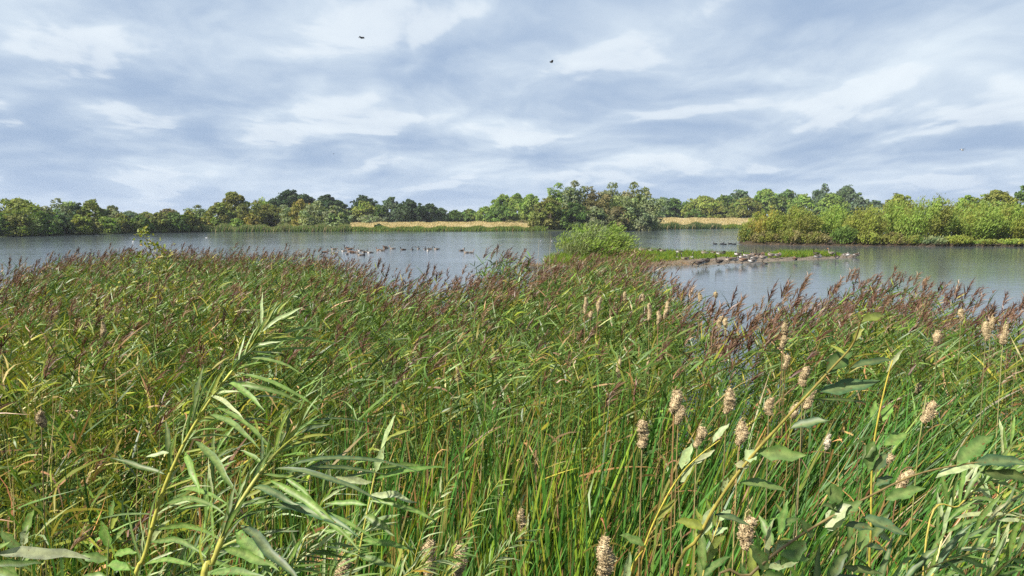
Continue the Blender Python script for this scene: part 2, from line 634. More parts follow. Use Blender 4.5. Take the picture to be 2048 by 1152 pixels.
def crown_blobs(style, H, W):
    """clump centres and radii (relative to the foot)"""
    C, S = [], []
    if style in ('round', 'shrub'):
        n = 46 if style == 'round' else 36
        for i in range(n):
            z = ((i + rng.random()) / n) ** (0.85 if style == 'round' else 1.1)
            k = rng.uniform(0.20, 0.36) * (1.1 - 0.35 * z)
            rr = W * (math.sin(math.pi * min(1, z * 0.80 + 0.20)) ** 0.55 if style == 'round' else (1 - z ** 2.4) ** 0.6)
            a, r = rng.uniform(0, 6.28), max(0.0, rr - W * k * 0.8) * rng.uniform(0.35, 1.0) ** 0.5
            kz = min(W * k * 0.85, H * 0.17)
            C.append([math.cos(a) * r, math.sin(a) * r * 0.85, 0.03 * H + z * (0.97 * H - kz)])
            S.append([W * k, W * k, kz])
        for _ in range(16):      # stray boughs that break the outline
            z = rng.uniform(.45, 1.0)
            a = rng.uniform(0, 6.28)
            rr = W * (1 - max(0, z - .45) ** 2 * 2.6) * rng.uniform(.82, 1.05)
            C.append([math.cos(a) * rr, math.sin(a) * rr * .8, H * z * rng.uniform(.93, 1.0)])
            S.append([W * .12, W * .12, H * .045])
    elif style == 'cone':
        for _ in range(30):
            z = rng.uniform(0.1, 0.96) ** 0.9
            rr = W * (1 - z) ** 0.75 * 0.8 + 0.03 * W
            a = rng.uniform(0, 6.28)
            r = rr * rng.uniform(0.3, 1)
            k = 0.16 + 0.2 * (1 - z)
            C.append([math.cos(a) * r, math.sin(a) * r, z * H])
            S.append([W * k, W * k, H * 0.085])
    else:   # 'willow': several upright, ragged columns
        for j in range(8):
            a = rng.uniform(0, 6.28)
            r = W * rng.uniform(0.1, 0.62)
            hx = H * (1.0 if j == 0 else rng.uniform(0.60, 0.90))
            r = r * 0.4 if j == 0 else r
            for z in np.linspace(0.08, 0.93, 6):
                k = 0.50 * (1 - z * 0.58) * rng.uniform(.8, 1.2)
                C.append([math.cos(a) * r * (0.6 + 0.6 * z) + 0.10 * W * z + rng.normal(0, .06 * W), math.sin(a) * r * (0.6 + 0.5 * z), z * hx])
                S.append([W * k, W * k, H * 0.095])
    return np.array(C), np.array(S)


def plant_crown(acc, C, S, col, n, size, long=1.6, up=0.2, wind=0.15, hue2=None, hv=0.085):
    """leaf sprays over and inside the clumps; each clump its own shade of leaf"""
    k = len(C)
    wgt = (S[:, 0] * S[:, 2])
    which = rng.choice(k, n, p=wgt / wgt.sum())
    d = unit(rng.normal(0, 1, (n, 3)))
    d[:, 2] = np.where(d[:, 2] < -0.55, -d[:, 2], d[:, 2])
    r = np.where(rng.random(n) < 0.22, rng.uniform(0.2, 0.8, n), rng.normal(0.95, 0.13, n))[:, None]
    p = C[which] + d * S[which] * r
    cc = jit(col, k, hv, 0.06)
    if hue2 is not None:
        sel = rng.random(k) < 0.3
        cc[sel] = jit(0.45 * np.asarray(hue2) + 0.55 * np.asarray(col), int(sel.sum()), hv, 0.05)
    colr = cc[which] * np.exp(rng.normal(0, 0.11, (n, 1)))
    nrm = unit(d + rng.normal(0, 0.55, (n, 3)))
    ax = np.cross(nrm, rng.normal(0, 1, (n, 3)))
    ax = unit(ax) + np.array([wind, 0, up])
    l = size * rng.uniform(0.6, 1.4, n)
    p[:, 2] = np.maximum(p[:, 2], 0.05)
    cards(acc, p, ax, nrm, l * long ** 0.5, l / long ** 0.5, colr)


def tree(name, label, cat, foot, H, W, style, hue, n, size, group=None, long=1.6, up=0.2, wind=0.15, hue2=None, limbs=7, bark=(0.10, 0.08, 0.06), trunk=True):
    root = empty(name, foot, label, cat, group)
    C, S = crown_blobs(style, H, W)
    if trunk:
        t = Acc()
        r0 = 0.022 * H + 0.04
        if style == 'willow':
            for i in range(0, len(C), 6):
                pts = [np.array([rng.normal(0, .08 * W), rng.normal(0, .08 * W), -0.3])] + [c * np.array([.8, .8, 1]) for c in C[i:i + 6:2]]
                tube(t, spline(pts, 7), np.linspace(r0 * 0.6, 0.03, 7), bark, 5)
        else:
            top = np.array([0.05 * W, 0, H * 0.8])
            mid = np.array([rng.normal(0, .05) * W, 0, H * 0.4])
            tr = spline([np.array([0, 0, -0.3]), mid, top], 7)
            tube(t, tr, np.linspace(r0, r0 * 0.3, 7), bark, 6)
            for j in rng.choice(len(C), min(limbs, len(C)), replace=False):
                s = tr[2 + int(rng.integers(0, 3))]
                tube(t, spline([s, (s + C[j]) / 2 + np.array([0, 0, .05 * H]), C[j]], 5), np.linspace(r0 * 0.45, 0.02, 5), bark, 5)
        t.build('trunk', M_BARK, root)
    a = Acc()
    plant_crown(a, C, S, HUE[hue], n, size, long, up, wind, HUE[hue2] if hue2 else None)
    a.build('crown', M_TREE, root)
    return root


def photo_tree(px, top, hw, Y, style, hue, name, label, n=1500, size=None, group=None, hue2=None, foot=None, cat='tree', **kw):
    x = (px - 1024) / F * Y
    z0 = float(land_z(np.array(x), np.array(float(Y)))) if foot is None else foot
    H = at(px, top, Y)[2] - z0
    W = hw / F * Y * (1.5 if style == 'willow' else 1.22)
    size = size or max(0.0025 * Y, 0.28)
    tree(name, label, cat, (x, Y, z0 - 0.1), H, W, style, hue, n, size, group, hue2=hue2, **kw)


LW = 'trees along the wooded left shore'
FW = 'trees behind the dry meadow'
CW = 'willows of the clump on the central point'
RW = 'trees of the far wood at the right'
IW = 'willow bushes on the island'
S = 'shrub'
for row in [
    # px, top, half width, distance, style, hue, name, label, n, group, hue2
    (-40, 402, 45, 172, 'round', 'ol', 'broadleaf_tree', 'olive tree cut by the frame at the far left of the wooded shore', 1300, LW, None),
    (40, 395, 52, 178, 'round', 'yg', 'broadleaf_tree', 'wide yellow-green domed tree at the left end of the wooded shore', 2600, LW, 'ol'),
    (104, 397, 30, 182, 'willow', 'gg', 'willow_tree', 'grey-green willow between the yellow domed tree and the dark spiky tree', 1900, LW, None),
    (152, 404, 26, 196, 'round', 'dk', 'broadleaf_tree', 'dark green spiky tree standing out on the wooded left shore', 1600, LW, None),
    (188, 398, 24, 186, 'round', 'ol', 'broadleaf_tree', 'mid green tree just right of the dark spiky tree on the left shore', 1600, LW, 'md'),
    (224, 411, 24, 188, 'round', 'gg', 'broadleaf_tree', 'dull grey-olive tree where the left wood steps down', 1300, LW, 'br'),
    (-8, 424, 34, 157, S, 'md', 'waterside_bush', 'dark bush over the water at the left edge of the photo', 1200, LW, 'dk'),
    (38, 420, 36, 161, S, 'ol', 'waterside_bush', 'olive waterside bush under the yellow domed tree', 1300, LW, 'md'),
    (88, 421, 32, 166, S, 'md', 'waterside_bush', 'deep green waterside bush under the grey-green willow', 1200, LW, 'gg'),
    (124, 428, 22, 170, S, 'dk', 'waterside_bush', 'very dark waterside bush left of the bright yellow-green bush', 900, LW, 'md'),
    (160, 428, 21, 172, S, 'yg', 'waterside_bush', 'bright yellow-green rounded bush at the water of the left shore', 1100, LW, 'lg'),
    (186, 434, 18, 175, S, 'ol', 'waterside_bush', 'brownish olive bush right beside the bright yellow-green bush', 800, LW, 'br'),
    (214, 432, 22, 179, S, 'lg', 'waterside_bush', 'fresh green pointed bush on the left shore below the grey-olive tree', 900, LW, 'md'),
    (248, 428, 22, 184, S, 'ol', 'waterside_bush', 'olive bush in the low part of the left shoreline wood', 900, LW, 'md'),
    (284, 430, 22, 190, S, 'md', 'waterside_bush', 'mid green bush low on the shore left of the yellow-leaved sapling top', 900, LW, 'ol'),
    (318, 424, 24, 196, S, 'ol', 'waterside_bush', 'olive-green bush on the shore right of the yellow-leaved sapling top', 900, LW, 'dk'),
    (352, 424, 24, 201, S, 'md', 'waterside_bush', 'dark green bush at the right end of the shaded left shore', 1000, LW, 'dk'),
    (382, 420, 24, 214, S, 'ol', 'waterside_bush', 'light olive bush where the left wood meets the reed fringe', 900, LW, 'lg'),
    (262, 421, 22, 300, 'round', 'bg', 'broadleaf_tree', 'far low tree showing over the bushes in the left skyline dip', 700, LW, None),
    (296, 423, 20, 320, 'round', 'ol', 'broadleaf_tree', 'farthest small tree at the bottom of the left skyline dip', 700, LW, None),
    (338, 417, 24, 290, 'round', 'br', 'broadleaf_tree', 'reddish brown tree over the bushes right of the skyline dip', 800, LW, 'ol'),
    (396, 411, 22, 250, 'willow', 'gg', 'willow_tree', 'pale thin-topped willow left of the tall olive poplar', 900, LW, 'ol'),
    (410, 436, 12, 216, S, 'oy', 'autumn_bush', 'small orange-yellow bush at the foot of the tall olive poplar', 600, FW, None),
    (438, 404, 26, 226, 'round', 'ol', 'broadleaf_tree', 'low olive tree on the left shoulder of the tall poplar', 1300, FW, 'lg'),
    (472, 381, 42, 232, 'cone', 'ol', 'poplar_tree', 'tallest olive-green pointed poplar with pale stems left of the oaks', 2600, FW, 'yg'),
    (505, 402, 26, 229, 'willow', 'ol', 'willow_tree', 'thin olive willow with bare grey stems right of the tall poplar', 1200, FW, 'br'),
    (476, 436, 14, 220, S, 'lg', 'waterside_bush', 'fresh green round bush in front of the tall poplar', 600, FW, None),
    (505, 426, 14, 221, S, 'oy', 'autumn_bush', 'golden bush between the tall poplar and the olive thicket', 600, FW, 'ol'),
    (535, 408, 38, 236, 'round', 'ol', 'broadleaf_tree', 'broad olive thicket tree below the largest dark oak', 1900, FW, 'br'),
    (528, 396, 15, 262, 'willow', 'lg', 'willow_tree', 'pale green treetop left of the largest dark oak', 700, FW, None),
    (580, 380, 42, 300, 'round', 'dk', 'oak_tree', 'largest dark green oak with a broad dome on the left skyline', 2600, FW, None),
    (613, 387, 24, 305, 'round', 'dk', 'oak_tree', 'lower dark oak joined to the right of the largest oak', 1300, FW, None),
    (655, 389, 30, 298, 'round', 'dk', 'oak_tree', 'second dark oak dome, right of the golden willow', 1900, FW, None),
    (683, 402, 16, 302, 'round', 'dk', 'oak_tree', 'small dark oak at the right foot of the second oak dome', 800, FW, None),
    (575, 410, 20, 233, 'willow', 'gg', 'willow_tree', 'grey-olive willow in front of the largest dark oak', 1100, FW, 'ol'),
    (603, 399, 19, 230, 'willow', 'oy', 'willow_tree', 'golden yellow willow in front of the dark oaks', 1300, FW, 'ol'),
    (630, 402, 26, 228, 'willow', 'sv', 'willow_tree', 'silvery willow directly right of the golden willow', 1500, FW, 'gg'),
    (672, 411, 30, 229, S, 'gg', 'willow_bush', 'round grey-green willow at the left end of the dry meadow', 1900, FW, 'lg'),
    (730, 390, 28, 322, 'round', 'dk', 'oak_tree', 'dark oak rising behind the round yellow-green tree', 1500, FW, None),
    (728, 402, 26, 306, 'round', 'yg', 'broadleaf_tree', 'round yellow-green tree behind the meadow', 1700, FW, 'ol'),
    (740, 430, 22, 300, S, 'gg', 'meadow_bush', 'low grey bush at the foot of the round yellow-green tree', 700, FW, None),
    (758, 409, 16, 316, 'round', 'md', 'broadleaf_tree', 'mid green tree between the yellow-green tree and the grey-black tree', 800, FW, None),
    (782, 395, 21, 318, 'round', 'bg', 'broadleaf_tree', 'grey-black tall tree behind the meadow', 1500, FW, 'dk'),
    (822, 400, 27, 314, 'round', 'dk', 'oak_tree', 'heavy dark round oak right of the grey-black tall tree', 1800, FW, None),
    (858, 407, 20, 318, 'round', 'dk', 'oak_tree', 'smaller dark oak stepping down to the meadow skyline gap', 1100, FW, 'bg'),
    (882, 415, 14, 322, 'round', 'bg', 'broadleaf_tree', 'last low dark tree before the meadow skyline gap', 700, FW, None),
    (908, 420, 18, 330, 'round', 'md', 'broadleaf_tree', 'low green tree in the skyline gap, left one of the pair', 700, FW, None),
    (938, 418, 20, 332, 'round', 'md', 'broadleaf_tree', 'low green tree in the skyline gap, right one of the pair', 800, FW, 'ol'),
    (972, 413, 20, 326, 'round', 'lg', 'broadleaf_tree', 'light green tree sloping up from the skyline gap', 900, FW, 'md'),
    (1005, 388, 24, 330, 'round', 'lg', 'broadleaf_tree', 'tall fresh green tree left of the central willow clump', 1500, FW, 'md'),
    (1035, 386, 24, 326, 'round', 'lg', 'broadleaf_tree', 'second tall fresh green tree, against the left of the willow clump', 1500, FW, 'md'),
    (1005, 412, 30, 300, 'round', 'md', 'broadleaf_tree', 'lower green tree under the two tall fresh green trees', 1400, FW, 'lg'),
    (1062, 388, 22, 318, 'round', 'lg', 'broadleaf_tree', 'green treetop partly hidden behind the tallest left willow', 1100, FW, None),
    # the central point
    (1105, 368, 21, 240, 'willow', 'lg', 'willow_tree', 'green rounded willow top at the left of the central clump', 1700, CW, 'gg'),
    (1138, 363, 22, 236, 'willow', 'gg', 'willow_tree', 'tallest narrow grey willow of the central clump', 1900, CW, 'ol'),
    (1098, 394, 34, 229, S, 'ol', 'willow_bush', 'olive-brown willow bush at the left foot of the central clump', 1900, CW, 'br'),
    (1180, 374, 28, 236, 'willow', 'br', 'willow_tree', 'brownish willow in the middle of the central clump', 1900, CW, 'ol'),
    (1214, 366, 27, 239, 'willow', 'gg', 'willow_tree', 'tall grey-green willow right of the brownish willow', 2100, CW, 'ol'),
    (1264, 366, 28, 242, 'willow', 'ol', 'willow_tree', 'tall yellowish willow with a feathery top in the central clump', 2000, CW, 'lg'),
    (1248, 384, 30, 234, 'willow', 'sv', 'willow_tree', 'pale silvery willow in front of the feathery-topped willow', 1800, CW, 'lg'),
    (1292, 386, 28, 236, 'willow', 'sv', 'willow_tree', 'silver willow at the right end of the central clump', 1800, CW, 'gg'),
    (1148, 404, 28, 228, S, 'md', 'willow_bush', 'dark green willow bush low in the central clump', 1400, CW, 'dk'),
    (1188, 412, 26, 229, S, 'gg', 'willow_bush', 'grey willow bush at the water below the brownish willow', 1200, CW, 'ol'),
    (1232, 412, 28, 230, S, 'br', 'willow_bush', 'rusty brown bush at the water of the central clump', 1300, CW, 'ol'),
    (1280, 414, 28, 232, S, 'gg', 'willow_bush', 'grey-green bush over dark water at the right of the clump', 1300, CW, 'dk'),
    # the far wood on the right
    (1322, 394, 22, 392, 'round', 'bg', 'broadleaf_tree', 'dark bluish tree right behind the central clump', 900, RW, 'md'),
    (1346, 396, 20, 390, 'round', 'md', 'broadleaf_tree', 'mid green tree between the central clump and the yellow wood', 800, RW, None),
    (1372, 404, 16, 394, 'round', 'md', 'broadleaf_tree', 'low dark tree at the left foot of the golden-green tree', 600, RW, None),
    (1390, 418, 20, 366, S, 'md', 'hedge_bush', 'low green bush at the field edge under the golden-green tree', 800, RW, 'ol'),
    (1404, 391, 36, 372, 'round', 'yg', 'broadleaf_tree', 'golden-green broad tree at the left of the far wood', 1900, RW, 'lg'),
    (1448, 390, 28, 384, 'round', 'md', 'broadleaf_tree', 'green tree right of the golden-green broad tree', 1300, RW, 'ol'),
    (1440, 412, 26, 366, S, 'ol', 'broadleaf_tree', 'low olive tree at the field edge of the far wood', 1100, RW, 'yg'),
    (1476, 379, 26, 402, 'round', 'bg', 'broadleaf_tree', 'bluish treetop on the left rise of the far wood', 1100, RW, None),
    (1492, 394, 30, 374, 'round', 'ol', 'broadleaf_tree', 'olive tree above the left tip of the island', 1500, RW, 'lg'),
    (1528, 377, 30, 396, 'round', 'lg', 'broadleaf_tree', 'light green rounded treetop in the middle of the far wood', 1500, RW, 'md'),
    (1572, 379, 28, 398, 'round', 'md', 'broadleaf_tree', 'even green treetop right of the light rounded one', 1300, RW, 'bg'),
    (1600, 388, 26, 380, 'round', 'lg', 'broadleaf_tree', 'fresh green lower tree before the two grey treetops', 1100, RW, None),
    (1637, 369, 21, 404, 'willow', 'bg', 'willow_tree', 'grey-blue pointed treetop, left one of the two grey treetops', 1200, RW, None),
    (1688, 371, 28, 402, 'round', 'bg', 'broadleaf_tree', 'grey-blue rounded treetop, right one of the two grey treetops', 1500, RW, 'md'),
    (1662, 386, 28, 384, 'round', 'lg', 'broadleaf_tree', 'lit green tree below and between the two grey treetops', 1300, RW, None),
    (1716, 392, 20, 396, 'round', 'bg', 'broadleaf_tree', 'small grey tree ending the far wood', 700, RW, None),
    (1744, 400, 22, 420, 'round', 'bg', 'broadleaf_tree', 'far dark tree in the dip beyond the island', 600, RW, None),
    (1792, 387, 34, 190, 'round', 'yg', 'broadleaf_tree', 'yellowing tree top rising behind the island willows', 1500, RW, 'oy'),
    (1985, 378, 42, 175, 'round', 'yg', 'broadleaf_tree', 'yellowing broad tree behind the island at the right', 1900, RW, 'oy'),
    (2052, 366, 34, 178, 'round', 'md', 'broadleaf_tree', 'darker tall tree cut by the right frame behind the island', 1500, RW, 'ol'),
    (1930, 388, 26, 182, 'round', 'lg', 'broadleaf_tree', 'green tree between the yellowing broad tree and the island willows', 1100, RW, None),
]:
    px, top, hw, Y, st, hue, nm, lab, n, grp, h2 = row
    Y = float(Y_SHORE(px)) + 1.5 + 0.1 * (px % 37) if nm == 'waterside_bush' and px < 400 else Y
    photo_tree(px, top, hw, Y, st, hue, nm, lab, int(n * 3.2), None, grp, h2, foot=0.4 if 170 < Y < 195 and px > 1700 else None,
               cat='bush' if nm.endswith('bush') else 'tree', long=2.2 if st == 'willow' else 1.5)

# ------------------------------------------------------------------ the island: wind-combed willow bushes and undergrowth
def sway_bush(name, label, foot, H, W, hue, n, l, w, group=None, hue2=None, cat='bush', Dp=None, lean=0.30, spread=0.55, ragged=0.74, tb=1.7):
    """many upswept shoots carrying narrow leaves, all combed to the right by the wind"""
    root = empty(name, foot, label, cat, group)
    Dp = Dp or W
    ns = max(60, n // 45)
    a = rng.uniform(0, 6.28, ns)
    r = np.sqrt(rng.random(ns))
    tip = np.stack([np.cos(a) * r * W, np.sin(a) * r * Dp, H * (1 - 0.50 * r ** 2.2) * rng.uniform(ragged, 1.04, ns)], 1)
    tip[:, 0] += lean * tip[:, 2] * 0.5
    b0 = tip * np.array([spread, spread, 0.0]) - np.array([0.0, 0, 0.1])
    mid = b0 * 0.4 + tip * np.array([.72, .8, .55])[None] * 0.6 + b0 * np.array([.1, .1, 0])
    st = Acc()
    bend = np.zeros((ns, 3))
    bend[:, 0] = lean * 0.25
    dr = (tip - b0) / H - bend
    blades(st, b0, dr, H, 0.03, bend, 4, np.array([0.13, 0.12, 0.05]), start=1, tip_pow=3)
    if H > 1.6:      # the low scrub shows no stems
        st.build('trunk', M_BARK, root)
    # leaves along the shoots
    si = rng.integers(0, ns, n)
    t = rng.beta(tb, 1.0, n)[:, None]
    p = b0[si] + H * (t * dr[si] + t * t * bend[si]) + rng.normal(0, 1, (n, 3)) * np.array([.055 * W + .08, .055 * W + .08, .08])
    p[:, 2] = np.maximum(p[:, 2], 0.03)
    tg = unit(dr[si] + 2 * t * bend[si])
    ax = tg * 0.8 + rng.normal(0, 0.35, (n, 3)) + np.array([0.5, 0, 0.12])
    WARM = np.array([1.10, 1.07, .95])
    cc = jit(HUE[hue], ns, 0.10, 0.05) * WARM
    if hue2:
        # neighbouring shoots share a leaf shade
        ang = (np.sin(a * 2.3 + r * 5 + rng.uniform(0, 6)) > 0.45)
        cc[ang] = jit(HUE[hue2], int(ang.sum()), 0.10, 0.05) * WARM
    k = rng.uniform(0.7, 1.4, n)
    A = Acc()
    cards(A, p, ax, rng.normal(0, 1, (n, 3)) + np.array([0, -.4, .6]), l * k, w * k, cc[si] * np.exp(rng.normal(0, 0.16, (n, 1))))
    A.build('crown', M_TREE, root)
    return root


def isl_bush(px, top, hw, dy, hue, label, n, hue2=None, name='willow_bush', cat='bush', **kw):
    Y = float(isl_n(px)) + dy
    z0 = 0.35
    H = at(px, top, Y)[2] - z0
    sway_bush(name, label, ((px - 1024) / F * Y, Y, z0), H, hw / F * Y, hue, n, kw.pop('l', 0.36), kw.pop('w', 0.10), kw.pop('group', IW), hue2, cat, **kw)


for a in [
    (1524, 414, 42, 7, 'yg', 'golden-green willow bush at the left end of the island', 6000, 'oy'),
    (1590, 408, 46, 9, 'ol', 'olive-green willow bush, second from the left end of the island', 7000, 'yg'),
    (1662, 406, 44, 13, 'lg', 'mid green willow bush behind the dark leafy shrub on the island', 6500, 'md'),
    (1722, 408, 42, 9, 'yg', 'yellowish willow bush in the dip of the island skyline', 6500, 'ol'),
    (1782, 396, 44, 13, 'lg', 'feathery light willow bush left of the tallest island willow', 7000, 'ol'),
    (1846, 386, 54, 8, 'lg', 'tallest feathery willow bush in the middle of the island', 11000, 'ol'),
    (1906, 396, 44, 13, 'ol', 'olive willow bush just right of the tallest island willow', 7000, 'lg'),
    (1950, 402, 46, 8, 'lg', 'broad pale willow bush toward the right of the island', 8500, 'yg'),
    (2008, 404, 46, 9, 'yg', 'bright green willow bush near the right edge of the photo', 8000, 'lg'),
    (2060, 398, 46, 11, 'lg', 'willow bush cut off by the right edge of the photo', 7000, 'ol'),
]:
    isl_bush(*a)
UG = 'undergrowth along the island shore'
for px, top, hw, dy, hue, lab, n, h2, nm in [
    (1490, 450, 15, 1.6, 'ol', 'small dark-stemmed bush leaning off the left tip of the island', 1300, 'md', 'waterside_bush'),
    (1528, 462, 30, 2.6, 'br', 'brown and russet bramble at the left of the island shore', 2400, 'ol', 'bramble'),
    (1580, 458, 32, 2.8, 'ol', 'yellow-brown bramble, second along the island shore', 2400, 'br', 'bramble'),
    (1632, 462, 26, 2.4, 'br', 'mixed rust and green bramble left of the dark leafy shrub', 2000, 'ol', 'bramble'),
    (1688, 450, 26, 2.6, 'md', 'dark leafy shrub hanging over the island waterline', 2400, 'md', 'waterside_shrub'),
    (1734, 460, 26, 2.4, 'ol', 'olive bramble right of the dark leafy shrub', 2000, 'yg', 'bramble'),
    (1784, 464, 26, 2.4, 'ol', 'dull olive bramble in the middle of the island shore', 2000, 'br', 'bramble'),
    (1866, 472, 24, 1.8, 'gg', 'low grey-green herb clump left of the bright yellow-green patch', 1600, 'bg', 'herb_clump'),
    (1830, 470, 18, 2.2, 'ol', 'low olive scrub under the tallest island willow', 1300, 'md', 'bramble'),
    (1915, 470, 28, 1.8, 'yg', 'bright yellow-green herb patch on the right half of the island shore', 2400, 'yg', 'herb_clump'),
    (1968, 478, 26, 1.8, 'ol', 'low olive scrub right of the bright yellow-green patch', 1700, 'lg', 'bramble'),
    (2020, 478, 24, 1.6, 'yg', 'small yellow-green herb patch at the right edge of the island', 1500, 'lg', 'herb_clump'),
    (2070, 474, 26, 1.8, 'ol', 'olive scrub cut by the right frame on the island shore', 1200, 'md', 'bramble'),
]:
    isl_bush(px, top, hw, dy, hue, lab, n, h2, nm, 'bush', group=UG, l=0.24, w=0.13, lean=0.12, spread=0.8)
ISL = Acc()
# the bare root tangle right at the island's waterline
q = rng.uniform(1480, 2080, 500)
yq = isl_n(q) + rng.uniform(0.0, 1.2, 500)
blades(ISL, np.stack([(q - 1024) / F * yq, yq, np.full(500, 0.0)], 1), np.stack([rng.normal(0.2, .6, 500), rng.normal(-.2, .3, 500), rng.uniform(.2, 1, 500)], 1),
       rng.uniform(.4, 1.0, 500), 0.05, np.tile([0.1, 0, -.2], (500, 1)), 3, jit((0.10, 0.075, 0.05), 500))
tag(ISL.build('bare_twigs', M_BARK), 'tangle of bare brown twigs and roots along the island waterline', 'twigs', kind='stuff')

# the single osier bush on the near end of the spit
b0 = gp(1188, 68)
sway_bush('osier_bush', 'single upright green osier bush on the near end of the goose spit', (b0[0], b0[1], 0.15), at(1188, 440, 68)[2] - 0.15, 84 / F * 68, 'lg', 10500, 0.30, 0.055,
          hue2='gg', Dp=2.6, lean=0.34, spread=0.42, ragged=0.5)
b0 = gp(1252, 67)
sway_bush('herb_clump', 'small yellow-green leafy clump at the right foot of the osier bush', (b0[0], b0[1], 0.15), 1.0, 1.3, 'yg', 2200, 0.16, 0.07, hue2='lg', lean=0.15, spread=.8)

# ------------------------------------------------------------------ stuff on the shores
def shore_stuff(name, label, cat, plo, phi, s0, s1, n, h0, h1, w, cols, wgt, zf=None, lean=0.12, K=2):
    p = rng.uniform(plo, phi, n)
    Y = Y_SHORE(p) + rng.uniform(s0, s1, n)
    X = (p - 1024) / F * Y
    Z = land_z(X, Y) - 0.05
    hh = rng.uniform(h0, h1, n) * (0.8 + 0.3 * np.sin(p * 0.13) * np.sin(p * 0.031))
    a = Acc()
    ci = rng.choice(len(cols), n, p=wgt)
    cl = jit((1, 1, 1), n, .16, .05) * np.asarray(cols)[ci]
    dr = np.stack([rng.normal(lean, .12, n), rng.normal(0, .1, n), np.ones(n)], 1)
    bend = np.stack([rng.uniform(0, .25, n), rng.normal(0, .1, n), np.zeros(n)], 1)
    blades(a, np.stack([X, Y, Z], 1), dr, hh, w, bend, K, cl, normal=np.stack([rng.normal(0, .5, n), -np.ones(n), rng.normal(0, .2, n)], 1), start=.8, tip_pow=2.5)
    return tag(a.build(name, M_TREE), label, cat, kind='stuff')


G1, G2, ST, PK = (0.085, 0.15, 0.028), (0.13, 0.19, 0.035), (0.36, 0.29, 0.15), (0.20, 0.17, 0.10)
shore_stuff('far_reed_fringe', 'pale green and straw reed fringe at the foot of the far trees', 'reeds', 388, 700, 0, 6, 8000, 1.3, 2.1, 0.16, [G1, G2, ST, (0.12, 0.16, .06)], [.3, .3, .2, .2])
shore_stuff('shore_herbs', 'low bright green bank vegetation between the lake and the dry meadow', 'herbs', 690, 1092, 0, 9, 9000, 0.5, 1.3, 0.22, [G1, G2, (0.17, 0.2, .03), (0.2, .15, .05)], [.35, .4, .15, .1])
shore_stuff('dark_reed_fringe', 'dark green reed fringe right of the central willow clump', 'reeds', 1285, 1440, -1, 5, 5000, 1.5, 2.3, 0.16, [(0.05, 0.10, .03), G1, ST], [.5, .3, .2])
shore_stuff('shore_herbs', 'flat yellow-green bank vegetation left of the island', 'herbs', 1435, 1560, 0, 9, 3000, 0.6, 1.2, 0.22, [G2, (0.19, 0.22, .03), G1], [.4, .4, .2])
shore_stuff('meadow_grass', 'tall dry straw-coloured grass of the meadow behind the lake', 'grass', 640, 1075, 9, 95, 15000, 0.45, 0.9, 0.2, [(0.50, 0.40, .215), (0.40, .315, .155), (0.25, .21, .09), (0.55, .46, .28)], [.45, .25, .1, .2])
shore_stuff('meadow_grass', 'dry straw-coloured grass strip between the far wood and the lake', 'grass', 1290, 1540, 7, 100, 9000, 0.5, 0.9, 0.2, [(0.50, 0.40, .215), (0.40, .315, .155), (0.25, .21, .09), (0.55, .46, .28)], [.45, .25, .1, .2])
b0 = gp(1028, 290)
for px, lab in ((1020, 'low dark brown bush on the dry meadow, left of the central clump'), (1045, 'low reddish bush at the right end of the dry meadow')):
    photo_tree(px, 440, 9, 285, S, 'br', 'meadow_bush', lab, 500, None, None, 'ol', cat='bush')
photo_tree(758, 448, 8, 226, S, 'dk', 'bank_bush', 'tiny dark bush on the green bank in front of the meadow', 400, None, None, 'br', cat='bush')

